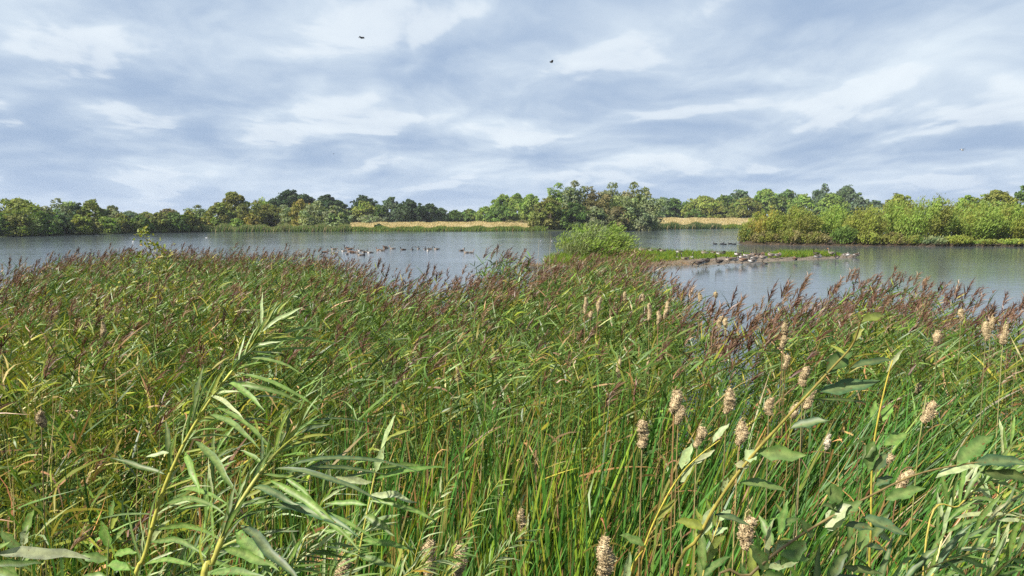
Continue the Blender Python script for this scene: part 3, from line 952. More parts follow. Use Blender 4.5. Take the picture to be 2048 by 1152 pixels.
# green herbs on the spit
def spit_cover():
    a = Acc()
    n = 16000
    p = np.concatenate([rng.uniform(1225, 1500, n), rng.uniform(1528, 1682, n // 2), rng.uniform(1092, 1225, n // 3)])
    n = len(p)
    t = rng.uniform(0.0, 1.0, n)
    lo = np.interp(p, [1050, 1225, 1300, 1400, 1500, 1528, 1600, 1682], [.10, .12, .20, .34, .55, .36, .26, .28])
    hi = np.interp(p, [1225, 1500, 1528, 1682], [.95, .9, .95, .95])
    t = lo + (hi - lo) * t
    Y = spit_n(p) * (1 - t) + spit_f(p) * t
    X = (p - 1024) / F * Y
    hh = rng.uniform(.2, .48, n) * np.interp(p, [1225, 1300, 1480, 1500, 1528, 1560, 1650, 1682], [1.3, 1.15, .8, .45, .5, 1.2, 1.15, .5])
    hh *= 0.85 + 0.25 * np.sin(X * 2.3) * np.sin(Y * 1.9)
    cols = np.asarray([(0.115, 0.20, .022), (0.19, 0.25, .025), (0.06, .13, .02), (0.26, 0.24, .03)])[rng.choice(4, n, p=[.42, .33, .17, .08])]
    dr = np.stack([rng.normal(.1, .45, n), rng.normal(0, .45, n), np.ones(n)], 1)
    blades(a, np.stack([X, Y, np.full(n, .1)], 1), dr, hh, rng.uniform(.03, .07, n), rng.normal(0, .25, (n, 3)), 2, cols * jit((1, 1, 1), n, .15, .05), start=.5)
    # dead stalks and litter at the near end
    m = 2500
    p = rng.uniform(1045, 1420, m)
    t = rng.uniform(0.02, .3, m)
    Y = spit_n(p) * (1 - t) + spit_f(p) * t
    blades(a, np.stack([(p - 1024) / F * Y, Y, np.full(m, .08)], 1), np.stack([rng.normal(.3, .7, m), rng.normal(0, .5, m), rng.uniform(.1, .8, m)], 1),
           rng.uniform(.15, .5, m), .03, rng.normal(0, .2, (m, 3)), 2, jit((0.22, 0.16, .10), m, .3))
    tag(a.build('spit_herbs', M_TREE), 'bright yellow-green herbs covering the goose spit', 'herbs', kind='stuff')
    # shingle stones
    s = Acc()
    m = 520
    p = rng.uniform(1060, 1712, m)
    t = rng.beta(1.0, 3.2, m) * .8
    Y = spit_n(p) * (1 - t) + spit_f(p) * t
    c = np.stack([(p - 1024) / F * Y, Y, np.full(m, 0.14)], 1)
    sz = rng.uniform(.03, .09, m)
    for sx, sy in ((1, 1), (-1, 1)):
        cards(s, c, np.tile([1.0, sy * .3, 0], (m, 1)), np.tile([0, -1.0, sx * .8], (m, 1)), sz * 1.6, sz, jit((0.15, 0.13, 0.105), m, .35, .04))
    tag(s.build('shingle_stones', M_BARK), 'small pale stones scattered over the shore of the spit', 'stones', kind='stuff')


spit_cover()
# ------------------------------------------------------------------ birds
BRN, PALE, BLK, WHT, GRY, RUF = (0.085, 0.066, 0.05), (0.34, 0.285, 0.24), (0.012, 0.011, 0.012), (0.50, 0.48, 0.455), (0.14, 0.122, 0.108), (0.125, 0.075, 0.048)
PAL = {  # back, flank, breast, neck, cheek, rump, bill
    'canada': (BRN, (0.20, 0.15, 0.11), PALE, BLK, WHT, WHT, BLK),
    'greylag': (GRY, (0.19, 0.16, 0.135), (0.24, 0.20, 0.165), (0.22, 0.18, 0.15), (0.24, 0.2, 0.17), WHT, (0.6, 0.25, 0.06)),
    'white': ((0.08, 0.068, 0.06), (0.26, 0.22, 0.19), WHT, BLK, WHT, WHT, BLK),
    'dark': ((0.045, 0.035, 0.03), (0.07, 0.055, 0.045), (0.10, 0.08, 0.065), BLK, (0.05, 0.04, 0.04), (0.3, 0.27, 0.25), BLK),
    'rufous': (RUF, (0.17, 0.11, 0.075), (0.27, 0.19, 0.14), (0.10, 0.06, 0.045), PALE, BLK, (0.35, 0.15, .1)),
    'coot': (BLK, BLK, BLK, BLK, (0.02, 0.02, 0.02), BLK, WHT),
    'gull': ((0.62, 0.64, 0.66), WHT, WHT, WHT, WHT, WHT, (0.7, 0.5, 0.1)),
}


def goose_mesh(acc, pose, pal):
    back, flank, breast, neck, cheek, rump, bill = PAL[pal]
    body = [(-.42, .12, .012), (-.36, .115, .05), (-.27, .095, .092), (-.14, .07, .135), (0.0, .06, .15), (.12, .07, .14), (.20, .095, .105)]
    up = {'swim': [(.25, .16, .062), (.275, .24, .042), (.28, .33, .037), (.295, .395, .044), (.335, .41, .040), (.375, .40, .020), (.42, .39, .010)],
          'alert': [(.25, .16, .062), (.27, .26, .042), (.27, .40, .036), (.285, .49, .044), (.325, .51, .040), (.37, .50, .020), (.42, .485, .010)],
          'rest': [(.235, .13, .075), (.24, .19, .05), (.20, .235, .042), (.13, .245, .046), (.08, .235, .036), (.03, .215, .018), (0.0, .205, .010)],
          'graze': [(.26, .10, .062), (.34, .07, .042), (.40, .0, .036), (.43, -.07, .042), (.45, -.11, .038), (.465, -.15, .020), (.475, -.19, .010)],
          'fly': [(.27, .10, .06), (.36, .11, .042), (.45, .115, .038), (.52, .12, .042), (.56, .12, .036), (.59, .115, .018), (.63, .11, .010)]}
    base = 'swim' if pose in ('swim', 'wings') else 'rest' if pose in ('rest', 'sit') else 'alert' if pose in ('alert', 'stand', 'situp') else pose
    path = body + up[base]
    legs = pose in ('stand', 'graze', 'rest')
    dz = .24 if legs else (.10 if pose in ('sit', 'situp') else 0.0)
    P = np.array([(x, 0, z + dz) for x, z, r in path])
    rad = np.array([r for x, z, r in path])
    seg = 10
    cs = np.cos(np.linspace(0, 2 * math.pi, seg, endpoint=False))
    C = np.zeros((len(path), seg, 3))
    for i in range(len(path)):
        for j in range(seg):
            if i <= 1:
                c = BLK if (i == 0 or cs[j] > .3) else rump
            elif i == 2:
                c = rump if cs[j] < .35 else back
            elif i <= 4:
                c = back if cs[j] > .1 else flank if cs[j] > -.6 else WHT
            elif i <= 6:
                c = back if cs[j] > .55 else breast
            elif i <= 7:
                c = breast if cs[j] < .2 else neck
            elif i <= 9:
                c = neck
            elif i <= 11:
                c = cheek if abs(cs[j]) < .6 and i == 10 else neck
            else:
                c = bill
            C[i, j] = c
    sq = np.array([1, 1, 1.05, 1.08, 1.08, 1.05, 1] + [.95] * 7)
    tube(acc, P, rad, C, seg, sq)
    # folded wing edges lie along the flanks
    if pose not in ('wings', 'fly'):
        for s in (-1, 1):
            w = np.array([(.14, s * .125, .12 + dz), (0.0, s * .150, .125 + dz), (-.18, s * .118, .135 + dz), (-.38, s * .03, .15 + dz)])
            tube(acc, w, [.02, .05, .045, .008], np.array([flank, back, back, BLK]), 6)
    else:
        k = 1 if pose == 'wings' else -0.15
        for s in (-1, 1):
            w = np.array([(.08, s * .07, .14), (.08, s * .34, .14 + .20 * k), (.03, s * .62, .14 + .20 * k), (-.05, s * .86, .14 + .06 * k)])
            tube(acc, w, [.022, .022, .016, .006], np.array([back, (.10, .08, .07), (.05, .04, .04), BLK]), 8, squash=[6.5, 7.5, 8, 9])
    if legs:
        for s in (-1, 1):
            tube(acc, [(.0, s * .06, .08 + dz * .9), (-.02, s * .06, .12), (.0, s * .06, .01)], [.022, .012, .010], (.03, .025, .02), 5)
            tube(acc, [(-.01, s * .06, .012), (.04, s * .06, .010), (.085, s * .065, .006)], [.010, .022, .028], (.03, .025, .02), 5, squash=[1, 1, 1])


BIRD_CACHE = {}


def bird(name, label, cat, loc, rz, pose, pal, scale=1.0, group=None, sink=0.0):
    k = (pose, pal)
    if k not in BIRD_CACHE:
        a = Acc()
        goose_mesh(a, pose, pal)
        o = a.build(name, M_BIRD, smooth=True)
        BIRD_CACHE[k] = o
        first = True
    else:
        o = BIRD_CACHE[k].copy()
        COL.objects.link(o)
        o.name = name
    o.location = (loc[0], loc[1], loc[2] - sink)
    o.rotation_euler = (0, 0, R(rz))
    o.scale = (scale,) * 3
    for key in ('label', 'category', 'group'):
        if key in o:
            del o[key]
    return tag(o, label, cat, group)


WG = 'geese swimming on the open water'
for px, py, rz, pose, pal, lab in [
    (667, 499, 180, 'swim', 'canada', 'small dark goose on the water above the others, leftmost of the swimming flock'),
    (650, 505, 20, 'swim', 'rufous', 'reddish goose half hidden behind the reed plumes at the left of the flock'),
    (688, 503, 165, 'swim', 'white', 'goose with a bright white breast in front of the crowded left part of the flock'),
    (693, 497, 200, 'alert', 'dark', 'upright dark goose just behind the white-breasted one in the left of the flock'),
    (698, 499, 180, 'swim', 'rufous', 'low reddish goose between two dark upright geese in the left of the flock'),
    (704, 498, 0, 'alert', 'canada', 'dark-necked goose looking right at the back of the crowded left part'),
    (701, 504, 190, 'swim', 'rufous', 'reddish brown goose in the middle of the crowded left part, pointing left'),
    (707, 506, 10, 'swim', 'rufous', 'reddish brown goose in the crowded left part, pointing right'),
    (671, 508, 0, 'swim', 'greylag', 'faint greyish goose low in front at the left end of the flock'),
    (694, 509, 90, 'alert', 'greylag', 'grey goose seen from behind, nearest to the reeds in the left of the flock'),
    (715, 508, 90, 'alert', 'greylag', 'slim grey goose seen from behind, just right of the reddish pair'),
    (721, 502, 170, 'swim', 'white', 'white-faced goose turned left, heading the middle group of three'),
    (730, 505, 0, 'swim', 'canada', 'dark-backed goose with white flank in the middle group of three'),
    (740, 506, 180, 'swim', 'white', 'dark goose with white front, rightmost of the middle group of three'),
    (721, 511, 180, 'swim', 'greylag', 'grey-brown goose in front of the middle group, near the plumes'),
    (727, 511, 85, 'alert', 'dark', 'dark thin-necked goose in front of the middle group, near the plumes'),
    (758, 501, 180, 'swim', 'rufous', 'reddish goose swimming left beside the wing-flapping reddish bird'),
    (765, 502, 0, 'swim', 'canada', 'dark goose touching the reddish goose, below the flapping bird'),
    (771, 497, 200, 'wings', 'rufous', 'reddish goose beating its raised wings on the water'),
    (785, 498, 180, 'swim', 'greylag', 'pale brown goose at the right wing tip of the reddish flapping bird'),
    (806, 500, 180, 'swim', 'dark', 'lone dark goose between the two wing-flapping birds'),
    (824, 500, 90, 'swim', 'white', 'white-breasted goose at the left wing of the goose with spread wings'),
    (837, 498, -90, 'wings', 'canada', 'goose facing the viewer with both dark wings spread wide'),
    (850, 499, 90, 'swim', 'white', 'white-breasted goose at the right wing of the goose with spread wings'),
    (860, 499, 0, 'swim', 'canada', 'brown-backed goose behind a white-fronted one, right of the spread wings'),
    (856, 502, -80, 'swim', 'white', 'white-fronted goose facing the viewer, right of the spread wings'),
    (873, 499, 190, 'swim', 'canada', 'plump dark goose with white cheek, last one right of the spread wings'),
    (924, 502, 10, 'swim', 'dark', 'black-looking goose with upright neck, apart from the flock at the right'),
    (933, 506, 180, 'alert', 'greylag', 'pale goose with a raised thin neck, beside the lone black-looking goose'),
    (942, 506, 0, 'swim', 'greylag', 'pale low goose, the rightmost of the birds on the open water'),
]:
    p = on_plane(px, py, 0.0)
    bird('goose', lab, 'goose', p, rz, pose, pal, 0.95, WG, 0.035)
for px, py, lab, rz in [
    (1430, 488.5, 'black coot swimming alone at the left of the row before the island tip', 170),
    (1444, 488.5, 'black coot, left one of the close pair in the row before the island', 10),
    (1449, 489, 'black coot, right one of the close pair in the row before the island', 185),
    (1460, 488, 'black coot with a raised head, fourth in the row before the island tip', 180),
    (1469, 488.8, 'plump black coot nearest to the island tip', 5),
]:
    bird('coot', lab, 'coot', on_plane(px, py, 0.0), rz, 'swim', 'coot', 0.85, 'coots in a row before the island tip', 0.04)
bird('duck', 'small dark duck swimming close to the shingle of the spit', 'duck', on_plane(1530, 528, 0), 180, 'swim', 'dark', 0.6, None, 0.02)
for px, py, lab in [(1081, 483, 'white gull resting on the water left of the osier bush'), (1104, 482, 'white gull floating right against the osier bush'),
                    (266, 484, 'white gull on the water left of the yellow-leaved sapling'), (413, 476, 'tiny white gull far out on the left water'),
                    (1322, 460, 'far white gull at the dark waterline below the silver willow'), (1340, 460.5, 'far white gull resting right of the central willow clump')]:
    bird('gull', lab, 'gull', on_plane(px, py, 0), rng.uniform(0, 360), 'swim', 'gull', 0.55 if py > 470 else 0.8, None, 0.02)

SG = 'geese resting on the spit'
for px, py, rz, pose, pal, lab in [
    (1093, 524, 150, 'sit', 'greylag', 'grey goose among the reed plumes at the near left end of the spit'),
    (1101, 528, -90, 'sit', 'white', 'bright white-breasted goose behind the reed tops left of the osier bush'),
    (1113, 516, 20, 'rest', 'greylag', 'pale goose on the spit right against the left foot of the osier bush'),
    (1160, 530, 180, 'sit', 'canada', 'brown goose half hidden by reeds in front of the osier bush'),
    (1210, 522, 0, 'sit', 'dark', 'dark goose under the right half of the osier bush'),
    (1284, 505, 180, 'rest', 'greylag', 'grey goose, leftmost on the far edge of the green spit'),
    (1295, 505, 0, 'rest', 'dark', 'dark goose, second from the left on the far edge of the spit'),
    (1303, 506, 170, 'rest', 'white', 'black and white goose, third from the left on the far edge of the spit'),
    (1317, 506, 10, 'rest', 'dark', 'dark hunched goose, fourth from the left on the far edge of the spit'),
    (1325, 507, 180, 'rest', 'canada', 'brown goose with white rump, fifth from the left on the far edge'),
    (1358, 509, 180, 'rest', 'white', 'goose with black back and white front alone on the far edge of the spit'),
    (1355, 518, 90, 'situp', 'canada', 'goose sunk in the green herbs below the lone black and white one'),
    (1369, 520, 180, 'situp', 'canada', 'goose showing only a dark neck above the middle of the herbs'),
    (1382, 518, -70, 'situp', 'white', 'white-chested goose sunk in the middle of the herbs'),
    (1409, 512, 170, 'rest', 'greylag', 'grey goose with white front, left of three along the far middle edge'),
    (1427, 511, 180, 'rest', 'canada', 'brown rounded goose, middle one of three along the far middle edge'),
    (1439, 513, 180, 'rest', 'white', 'goose with a white flank, right of three along the far middle edge'),
    (1445, 512, 0, 'rest', 'dark', 'dark goose close behind the white-flanked one on the far edge'),
    (1475, 514, 180, 'rest', 'white', 'low pale goose among grass just left of the crowded gap in the herbs'),
    (1397, 533, 180, 'graze', 'dark', 'dark goose with lowered head, leftmost on the shingle front'),
    (1405, 531, 90, 'rest', 'white', 'white goose back between two dark geese at the left of the shingle front'),
    (1412, 529, 0, 'rest', 'dark', 'dark goose right of the white back at the left of the shingle front'),
    (1438, 530, 200, 'stand', 'dark', 'black-looking goose standing alone at the water edge of the shingle'),
    (1458, 526, 170, 'rest', 'canada', 'brown goose with white rump left of the bright white goose'),
    (1471, 525, 0, 'rest', 'white', 'brightest white goose lying on the shingle front'),
    (1485, 527, 180, 'rest', 'rufous', 'reddish goose at the water right of the brightest white goose'),
    (1485, 521, 160, 'rest', 'white', 'goose with a white chest at the left end of the crowded gap'),
    (1493, 517, 190, 'stand', 'white', 'standing goose with white breast and black neck in the crowded gap'),
    (1499, 518, 0, 'rest', 'greylag', 'grey goose sitting behind the standing white-breasted one'),
    (1508, 515, 180, 'rest', 'canada', 'brown goose in the back row of the crowded gap'),
    (1518, 515, 180, 'stand', 'dark', 'tall dark goose with its neck straight up in the crowded gap'),
    (1523, 515, 0, 'rest', 'rufous', 'rusty goose right behind the tall upright one'),
    (1510, 522, 0, 'rest', 'greylag', 'pale grey goose in the front row of the crowded gap, facing right'),
    (1504, 525, 180, 'sit', 'white', 'white rump of a goose lying lowest in the front row of the crowded gap'),
    (1526, 521, 175, 'rest', 'greylag', 'pale brown goose at the right end of the crowded front row'),
    (1542, 516, 180, 'rest', 'greylag', 'grey goose against the left edge of the second herb patch'),
    (1556, 516, 0, 'rest', 'greylag', 'long low grey goose right beside the grey one at the second herb patch'),
    (1590, 521, 90, 'sit', 'rufous', 'small brown bird-like goose on the shingle below the second herb patch'),
    (1632, 513, 200, 'stand', 'dark', 'black goose standing in the herbs near the tip of the spit'),
    (1636, 519, 0, 'rest', 'white', 'white goose lying on the shingle below the black standing one'),
    (1663, 512, 175, 'stand', 'greylag', 'large pale brown goose standing in the herbs facing left'),
    (1674, 517, 90, 'situp', 'dark', 'small dark goose in the last grass before the tip of the spit'),
    (1693, 515, -60, 'rest', 'white', 'white-breasted goose on the bare tip of the spit'),
    (1713, 515, 0, 'rest', 'canada', 'goose wading beyond the tip of the spit, facing right'),
]:
    p = on_plane(px, py + 1.0, 0.12 if px < 1705 else -0.04)
    bird('goose', lab, 'goose', p, rz, pose, pal, 1.0, SG)

p = at(724, 76.5, 62)
bird('crow', 'black bird gliding before the bright cloud at the upper left', 'bird', p, 165, 'fly', 'coot', 0.52)
p = at(1103, 125, 62)
bird('crow', 'black bird with raised wings flying in the upper middle of the sky', 'bird', p, 10, 'wings', 'coot', 0.42)
p = at(1925, 301, 90)
bird('gull', 'white gull flying low over the right wood', 'gull', p, 190, 'wings', 'gull', 0.5)
p = at(667, 308, 160)
bird('crow', 'tiny distant bird speck over the left treeline', 'bird', p, 60, 'fly', 'coot', 0.4)
# ------------------------------------------------------------------ reed bed
REED_COL = np.array([(0.098, 0.170, 0.026), (0.130, 0.205, 0.052), (0.20, 0.235, 0.028), (0.058, 0.112, 0.020), (0.29, 0.26, 0.034)])
PLUME = np.array([(0.125, 0.062, 0.038), (0.088, 0.043, 0.029), (0.165, 0.095, 0.055), (0.24, 0.155, 0.09)])


def reeds(accs, base, H, nleaf, cmix, plume_p, tlo=0.35, lw=0.018, lean=0.10, dens_pl=15):
    stem, leaf, plm = accs
    n = len(base)
    lx = rng.normal(lean * .5, .08, n)
    dr = np.stack([lx, rng.normal(0, .05, n), np.ones(n)], 1)
    bend = np.stack([rng.uniform(-.02, .09, n), rng.normal(0, .03, n), np.full(n, -.03)], 1)
    rc = REED_COL[rng.choice(len(REED_COL), n, p=cmix)] * jit((1, 1, 1), n, .24, .05)
    blades(stem, base, dr, H, 0.0065, bend, 4, rc * np.array([1.0, .9, .8]), start=1, tip_pow=6,
           normal=np.stack([rng.normal(0, .3, n), -np.ones(n), np.zeros(n)], 1))
    i = np.repeat(np.arange(n), nleaf)
    m = len(i)
    t = rng.uniform(tlo, 0.97, m)[:, None]
    p = base[i] + H[i][:, None] * (t * dr[i] + t * t * bend[i])
    a = rng.uniform(0, 6.28, m)
    d = np.stack([np.cos(a) * .8 + .20, np.sin(a) * .7, rng.uniform(.38, 1.15, m)], 1)
    b = np.stack([rng.normal(.07, .20, m), rng.normal(0, .18, m), rng.uniform(-.55, .05, m)], 1)
    lc = rc[i] * np.exp(rng.normal(0, .28, (m, 1)))
    dead = rng.random(m) < .07
    lc[dead] = jit((0.26, 0.17, 0.07), int(dead.sum()), .3)
    blades(leaf, p, d, rng.uniform(.16, .36, m), lw * rng.uniform(.8, 1.6, m), b, 3, lc, start=.4, tip_pow=1.6)
    has = rng.random(n) < plume_p
    k = np.where(has)[0]
    if len(k):
        j = np.repeat(k, dens_pl)
        m = len(j)
        s = rng.random(m)
        top = base[j] + H[j][:, None] * (dr[j] + bend[j])
        axd = unit(dr[j] + 2 * bend[j]) + np.repeat(rng.normal(.14, .16, len(k)), dens_pl)[:, None] * np.array([1., 0, -.1])
        pl = np.repeat(rng.uniform(.17, .30, len(k)), dens_pl)[:, None]
        p = top + axd * pl * (s[:, None] - .15) + np.array([.07, 0, -.05]) * (s[:, None] ** 2) * pl * 2
        ao = rng.normal(0, 1, (m, 3)) * np.array([.30, .34, .2])
        d = axd * 1.0 + ao + np.array([.05, 0, 0])
        b = np.tile([.18, 0, -.32], (m, 1)) + rng.normal(0, .1, (m, 3))
        pc = PLUME[rng.choice(4, n, p=[.4, .3, .2, .1])][j] * np.exp(rng.normal(0, .2, (m, 1)))
        blades(plm, p, d, (.17 - .09 * s) * rng.uniform(.6, 1.2, m), .015 * rng.uniform(.6, 1.4, m), b, 2, pc, start=.6, tip_pow=1.3)


def hgt(X, Y):
    return 0.10 * np.sin(X * .9 + 1.3 * np.sin(Y * .5)) + 0.07 * np.sin(X * 2.3 + Y * 1.7) + .06 * np.sin(X * .35 - Y * .8)


Y_TY = tab([(-300, 3.4), (0, 3.8), (350, 4.6), (700, 6.4), (1000, 6.8), (1300, 7.0), (1500, 7.6), (2048, 6.8), (2400, 6.0)])


def scatter(y0, y1, dens, pxa=-420, pxb=2520):
    """random points of the wedge in view between two distances"""
    k0, k1 = (pxa - 1024) / F, (pxb - 1024) / F
    n = int(dens * (k1 - k0) * (y1 * y1 - y0 * y0) / 2)
    Y = np.sqrt(rng.uniform(y0 * y0, y1 * y1, n))
    X = Y * rng.uniform(k0, k1, n)
    return X, Y


bed = (Acc(), Acc(), Acc())
for y0, y1, dens, nl, tlo, lw in [(3.0, 6.0, 34, 15, .12, .016), (6.0, 9.0, 62, 12, .30, .017), (9.0, 14.0, 46, 9, .55, .019), (14.0, 21.0, 32, 9, .62, .021), (21.0, 33.0, 21, 8, .65, .024)]:
    X, Y = scatter(y0, y1, dens)
    px = px_of(X, Y)
    edge = Y_REED(px) + rng.normal(0, .35, len(X))
    ty = Y_TY(px)
    keep = (Y < edge) & (rng.random(len(X)) < np.clip((Y - ty + 1.2) / 2.0, np.where(px < 600, .30, .05), 1))
    # the thin stand around the open channel
    gap = np.exp(-((px - 1432) / 42.0) ** 2) * (Y > 6.0)
    keep &= rng.random(len(X)) > gap * .30
    X, Y, px = X[keep], Y[keep], px[keep]
    H = 2.22 + hgt(X, Y) + rng.normal(0, .11, len(X))
    H = np.where(Y < 5, H - .12, H)
    left = px < 640
    warm = .75 * np.clip((620 - px) / 400, 0, 1) * np.clip((16 - Y) / 8, 0, 1)
    far_edge = np.clip(1 - (Y_REED(px) - Y) / np.maximum(4.0, .33 * Y_REED(px)), 0, 1)
    for sel, cm in ((warm > rng.random(len(X)), [.25, .10, .34, .11, .20]), (None, [.38, .26, .15, .16, .05])):
        pass
    w = warm > rng.random(len(X)) * 1.0
    for sel, cm in ((w, [.30, .08, .30, .12, .20]), (~w, [.38, .26, .15, .17, .04])):
        hi = far_edge > rng.random(len(X)) * .9
        for q, pp in ((hi, .78), (~hi, .14 if y0 >= 9 else .07)):
            s = sel & q
            if s.sum():
                reeds(bed, np.stack([X[s], Y[s], np.full(s.sum(), .0)], 1), H[s], nl, cm, pp, tlo, lw)
# the taller tuft standing out of the edge, right of the swimming flock
n = 46
Yt = rng.normal(16.6, .25, n)
Xt = (990 + rng.normal(0, 17, n) - 1024) / F * Yt
reeds(bed, np.stack([Xt, Yt, np.zeros(n)], 1), 2.74 + rng.normal(0, .13, n), 16, [.35, .45, .1, .1, 0], .6, .5, .022)
full = Acc()
for a in bed:
    full.add(np.concatenate(a.v), np.concatenate([f for f in a.f]), np.concatenate(a.c))
tag(full.build('reed_bed', M_REED), 'wide bed of green common reed with purple-brown plumes filling the middle ground', 'reeds', kind='stuff')

# single reeds that stand out against the water along the edge of the bed
protos = []
for i in range(9):
    acs = (Acc(), Acc(), Acc())
    reeds(acs, np.array([[0., 0., 0.]]), np.array([2.3]), 9, [.38, .3, .12, .17, .03], 2.0, .5, .020, lean=.09, dens_pl=34)
    protos.append([acs[0].build('stem', M_REED), acs[1].build('foliage', M_REED), acs[2].build('plume', M_REED)])
RL = {0: 'purple-plumed reed standing out against the water along the left edge of the reed bed',
      1: 'purple-plumed reed standing out against the water in the middle edge of the reed bed',
      2: 'thin reed standing in the narrow water channel through the reed bed',
      3: 'dark-plumed reed leaning over the water along the right edge of the reed bed'}
used = set()
spots = []
for lo, hi, k, m in ((20, 640, 62, 0), (645, 1090, 46, 1), (1372, 1485, 20, 2), (1490, 2046, 58, 3)):
    for q in np.linspace(lo, hi, k) + rng.normal(0, 4, k):
        spots.append((q, m))
for q, m in spots:
    Yq = float(Y_REED(q)) + rng.uniform(-.3, .45) + (rng.uniform(-.6, 2.5) if m == 2 else 0)
    i = int(rng.integers(0, 9))
    root = empty('common_reed', ((q - 1024) / F * Yq, Yq, -.05), RL[m], 'reed', ['reeds along the left edge', 'reeds along the middle edge', 'reeds in the channel', 'reeds along the right edge'][m], rng.normal(0, .25))
    s = rng.uniform(.93, 1.12)
    root.scale = (s, s, s)
    for part in protos[i]:
        c = part if i not in used else part.copy()
        if i in used:
            COL.objects.link(c)
        c.parent = root
    used.add(i)
for i in range(9):
    if i not in used:
        for part in protos[i]:
            bpy.data.objects.remove(part)

# ------------------------------------------------------------------ cattail leaves in front
TY = np.array([(0.050, 0.145, 0.020), (0.085, 0.210, 0.036), (0.175, 0.27, 0.022), (0.036, 0.095, 0.016), (0.25, 0.27, 0.026)])


def typha_bed():
    a = Acc()
    for y0, y1, dens in [(1.9, 3.2, 210), (3.2, 5.0, 210), (5.0, 8.6, 150)]:
        X, Y = scatter(y0, y1, dens)
        px = px_of(X, Y)
        keep = rng.random(len(X)) < np.clip((Y_TY(px) - Y + 1.0) / 2.0, 0, 1) * np.where(px < 600, .72, 1)
        keep &= Y < Y_REED(px) - .2
        X, Y, px = X[keep], Y[keep], px[keep]
        n = len(X)
        right = np.clip((px - 1150) / 500, 0, 1)
        L = 2.46 + hgt(X, Y) * .8 - rng.gamma(1.6, .22, n) + right * .12
        dr = np.stack([rng.normal(.05, .13, n) + right * .14, rng.normal(0, .11, n), np.ones(n)], 1)
        bx = rng.uniform(-.10, .20, n) + right * rng.uniform(.02, .36, n)
        bend = np.stack([bx, rng.normal(0, .06, n), -.04 - np.abs(bx) * .35], 1)
        flop = rng.random(n) < .10 + .10 * right
        bend[flop] = np.stack([rng.uniform(.25, .6, flop.sum()), rng.normal(0, .2, flop.sum()), rng.uniform(-.55, -.25, flop.sum())], 1)
        leftw = np.clip((650 - px) / 500, 0, 1)
        cm = rng.random(n)
        ci = np.where(cm < .36, 0, np.where(cm < .66, 1, np.where(cm < .82, 2, np.where(cm < .95, 3, 4))))
        ci = np.where((rng.random(n) < leftw * .35), rng.choice([2, 4], n), ci)
        ci = np.where((ci % 2 == 0) & (ci > 0) & (rng.random(n) < .7 * right), rng.choice([0, 1, 3], n), ci)
        col = TY[ci] * jit((1, 1, 1), n, .26, .06)
        tip = col.copy()
        yt = rng.random(n) < .25 - .12 * right
        tip[yt] = jit((0.24, 0.16, .05), int(yt.sum()), .3)
        dead = rng.random(n) < .12 + .16 * leftw * (Y > 4)
        col[dead] = jit((0.20, 0.105, .045), int(dead.sum()), .35)
        tip[dead] = jit((0.25, 0.13, .06), int(dead.sum()), .35)
        L[dead] *= rng.uniform(.7, 1.0, dead.sum())
        W = np.where(rng.random(n) < np.where(px < 620, .6, .2), rng.uniform(.007, .018, n), rng.uniform(.013, .036, n))
        blades(a, np.stack([X, Y, np.zeros(n)], 1), dr, L, W, bend, 9, col, start=1, tip_pow=3.2, fold=.12 if y0 < 3 else 0, tipcol=tip)
    # the thick lower storey: shorter, darker-green blades that fill the depth of the stand
    X, Y = scatter(1.8, 8.0, 150)
    keep = Y < Y_REED(px_of(X, Y)) - .2
    X, Y = X[keep], Y[keep]
    n = len(X)
    blades(a, np.stack([X, Y, np.zeros(n)], 1), np.stack([rng.normal(.08, .2, n), rng.normal(0, .2, n), np.ones(n)], 1), rng.uniform(.9, 1.75, n), rng.uniform(.012, .026, n),
           np.stack([rng.normal(.05, .18, n), rng.normal(0, .15, n), rng.uniform(-.25, 0, n)], 1), 6, jit((0.045, 0.105, .018), n, .3, .08), start=1, tip_pow=3)
    # broken, dead leaves and straw stalks
    X, Y = scatter(2.0, 8.0, 16)
    px = px_of(X, Y)
    n = len(X)
    z = rng.uniform(1.0, 2.05, n)
    blades(a, np.stack([X, Y, z], 1), np.stack([rng.normal(.15, .5, n), rng.normal(0, .5, n), rng.normal(.2, .5, n)], 1), rng.uniform(.2, .55, n), rng.uniform(.008, .02, n),
           np.stack([rng.normal(0, .3, n), rng.normal(0, .3, n), rng.uniform(-.9, -.2, n)], 1), 5, jit((0.24, 0.13, .055), n, .4, .1), start=.8)
    X, Y = scatter(2.2, 12.0, 3.2)
    n = len(X)
    keep = Y < Y_REED(px_of(X, Y))
    X, Y = X[keep], Y[keep]
    n = len(X)
    blades(a, np.stack([X, Y, np.zeros(n)], 1), np.stack([rng.normal(.05, .06, n), rng.normal(0, .05, n), np.ones(n)], 1), rng.uniform(2.0, 2.5, n), rng.uniform(.005, .009, n),
           rng.normal(0, .03, (n, 3)), 4, jit((0.33, 0.24, .12), n, .3, .06), start=1, tip_pow=8, normal=np.tile([0., -1, 0], (n, 1)))
    tag(a.build('cattail_leaves', M_TYPHA), 'dense stand of long strap-shaped green cattail leaves with dead brown ones in the foreground', 'cattail leaves', kind='stuff')


typha_bed()

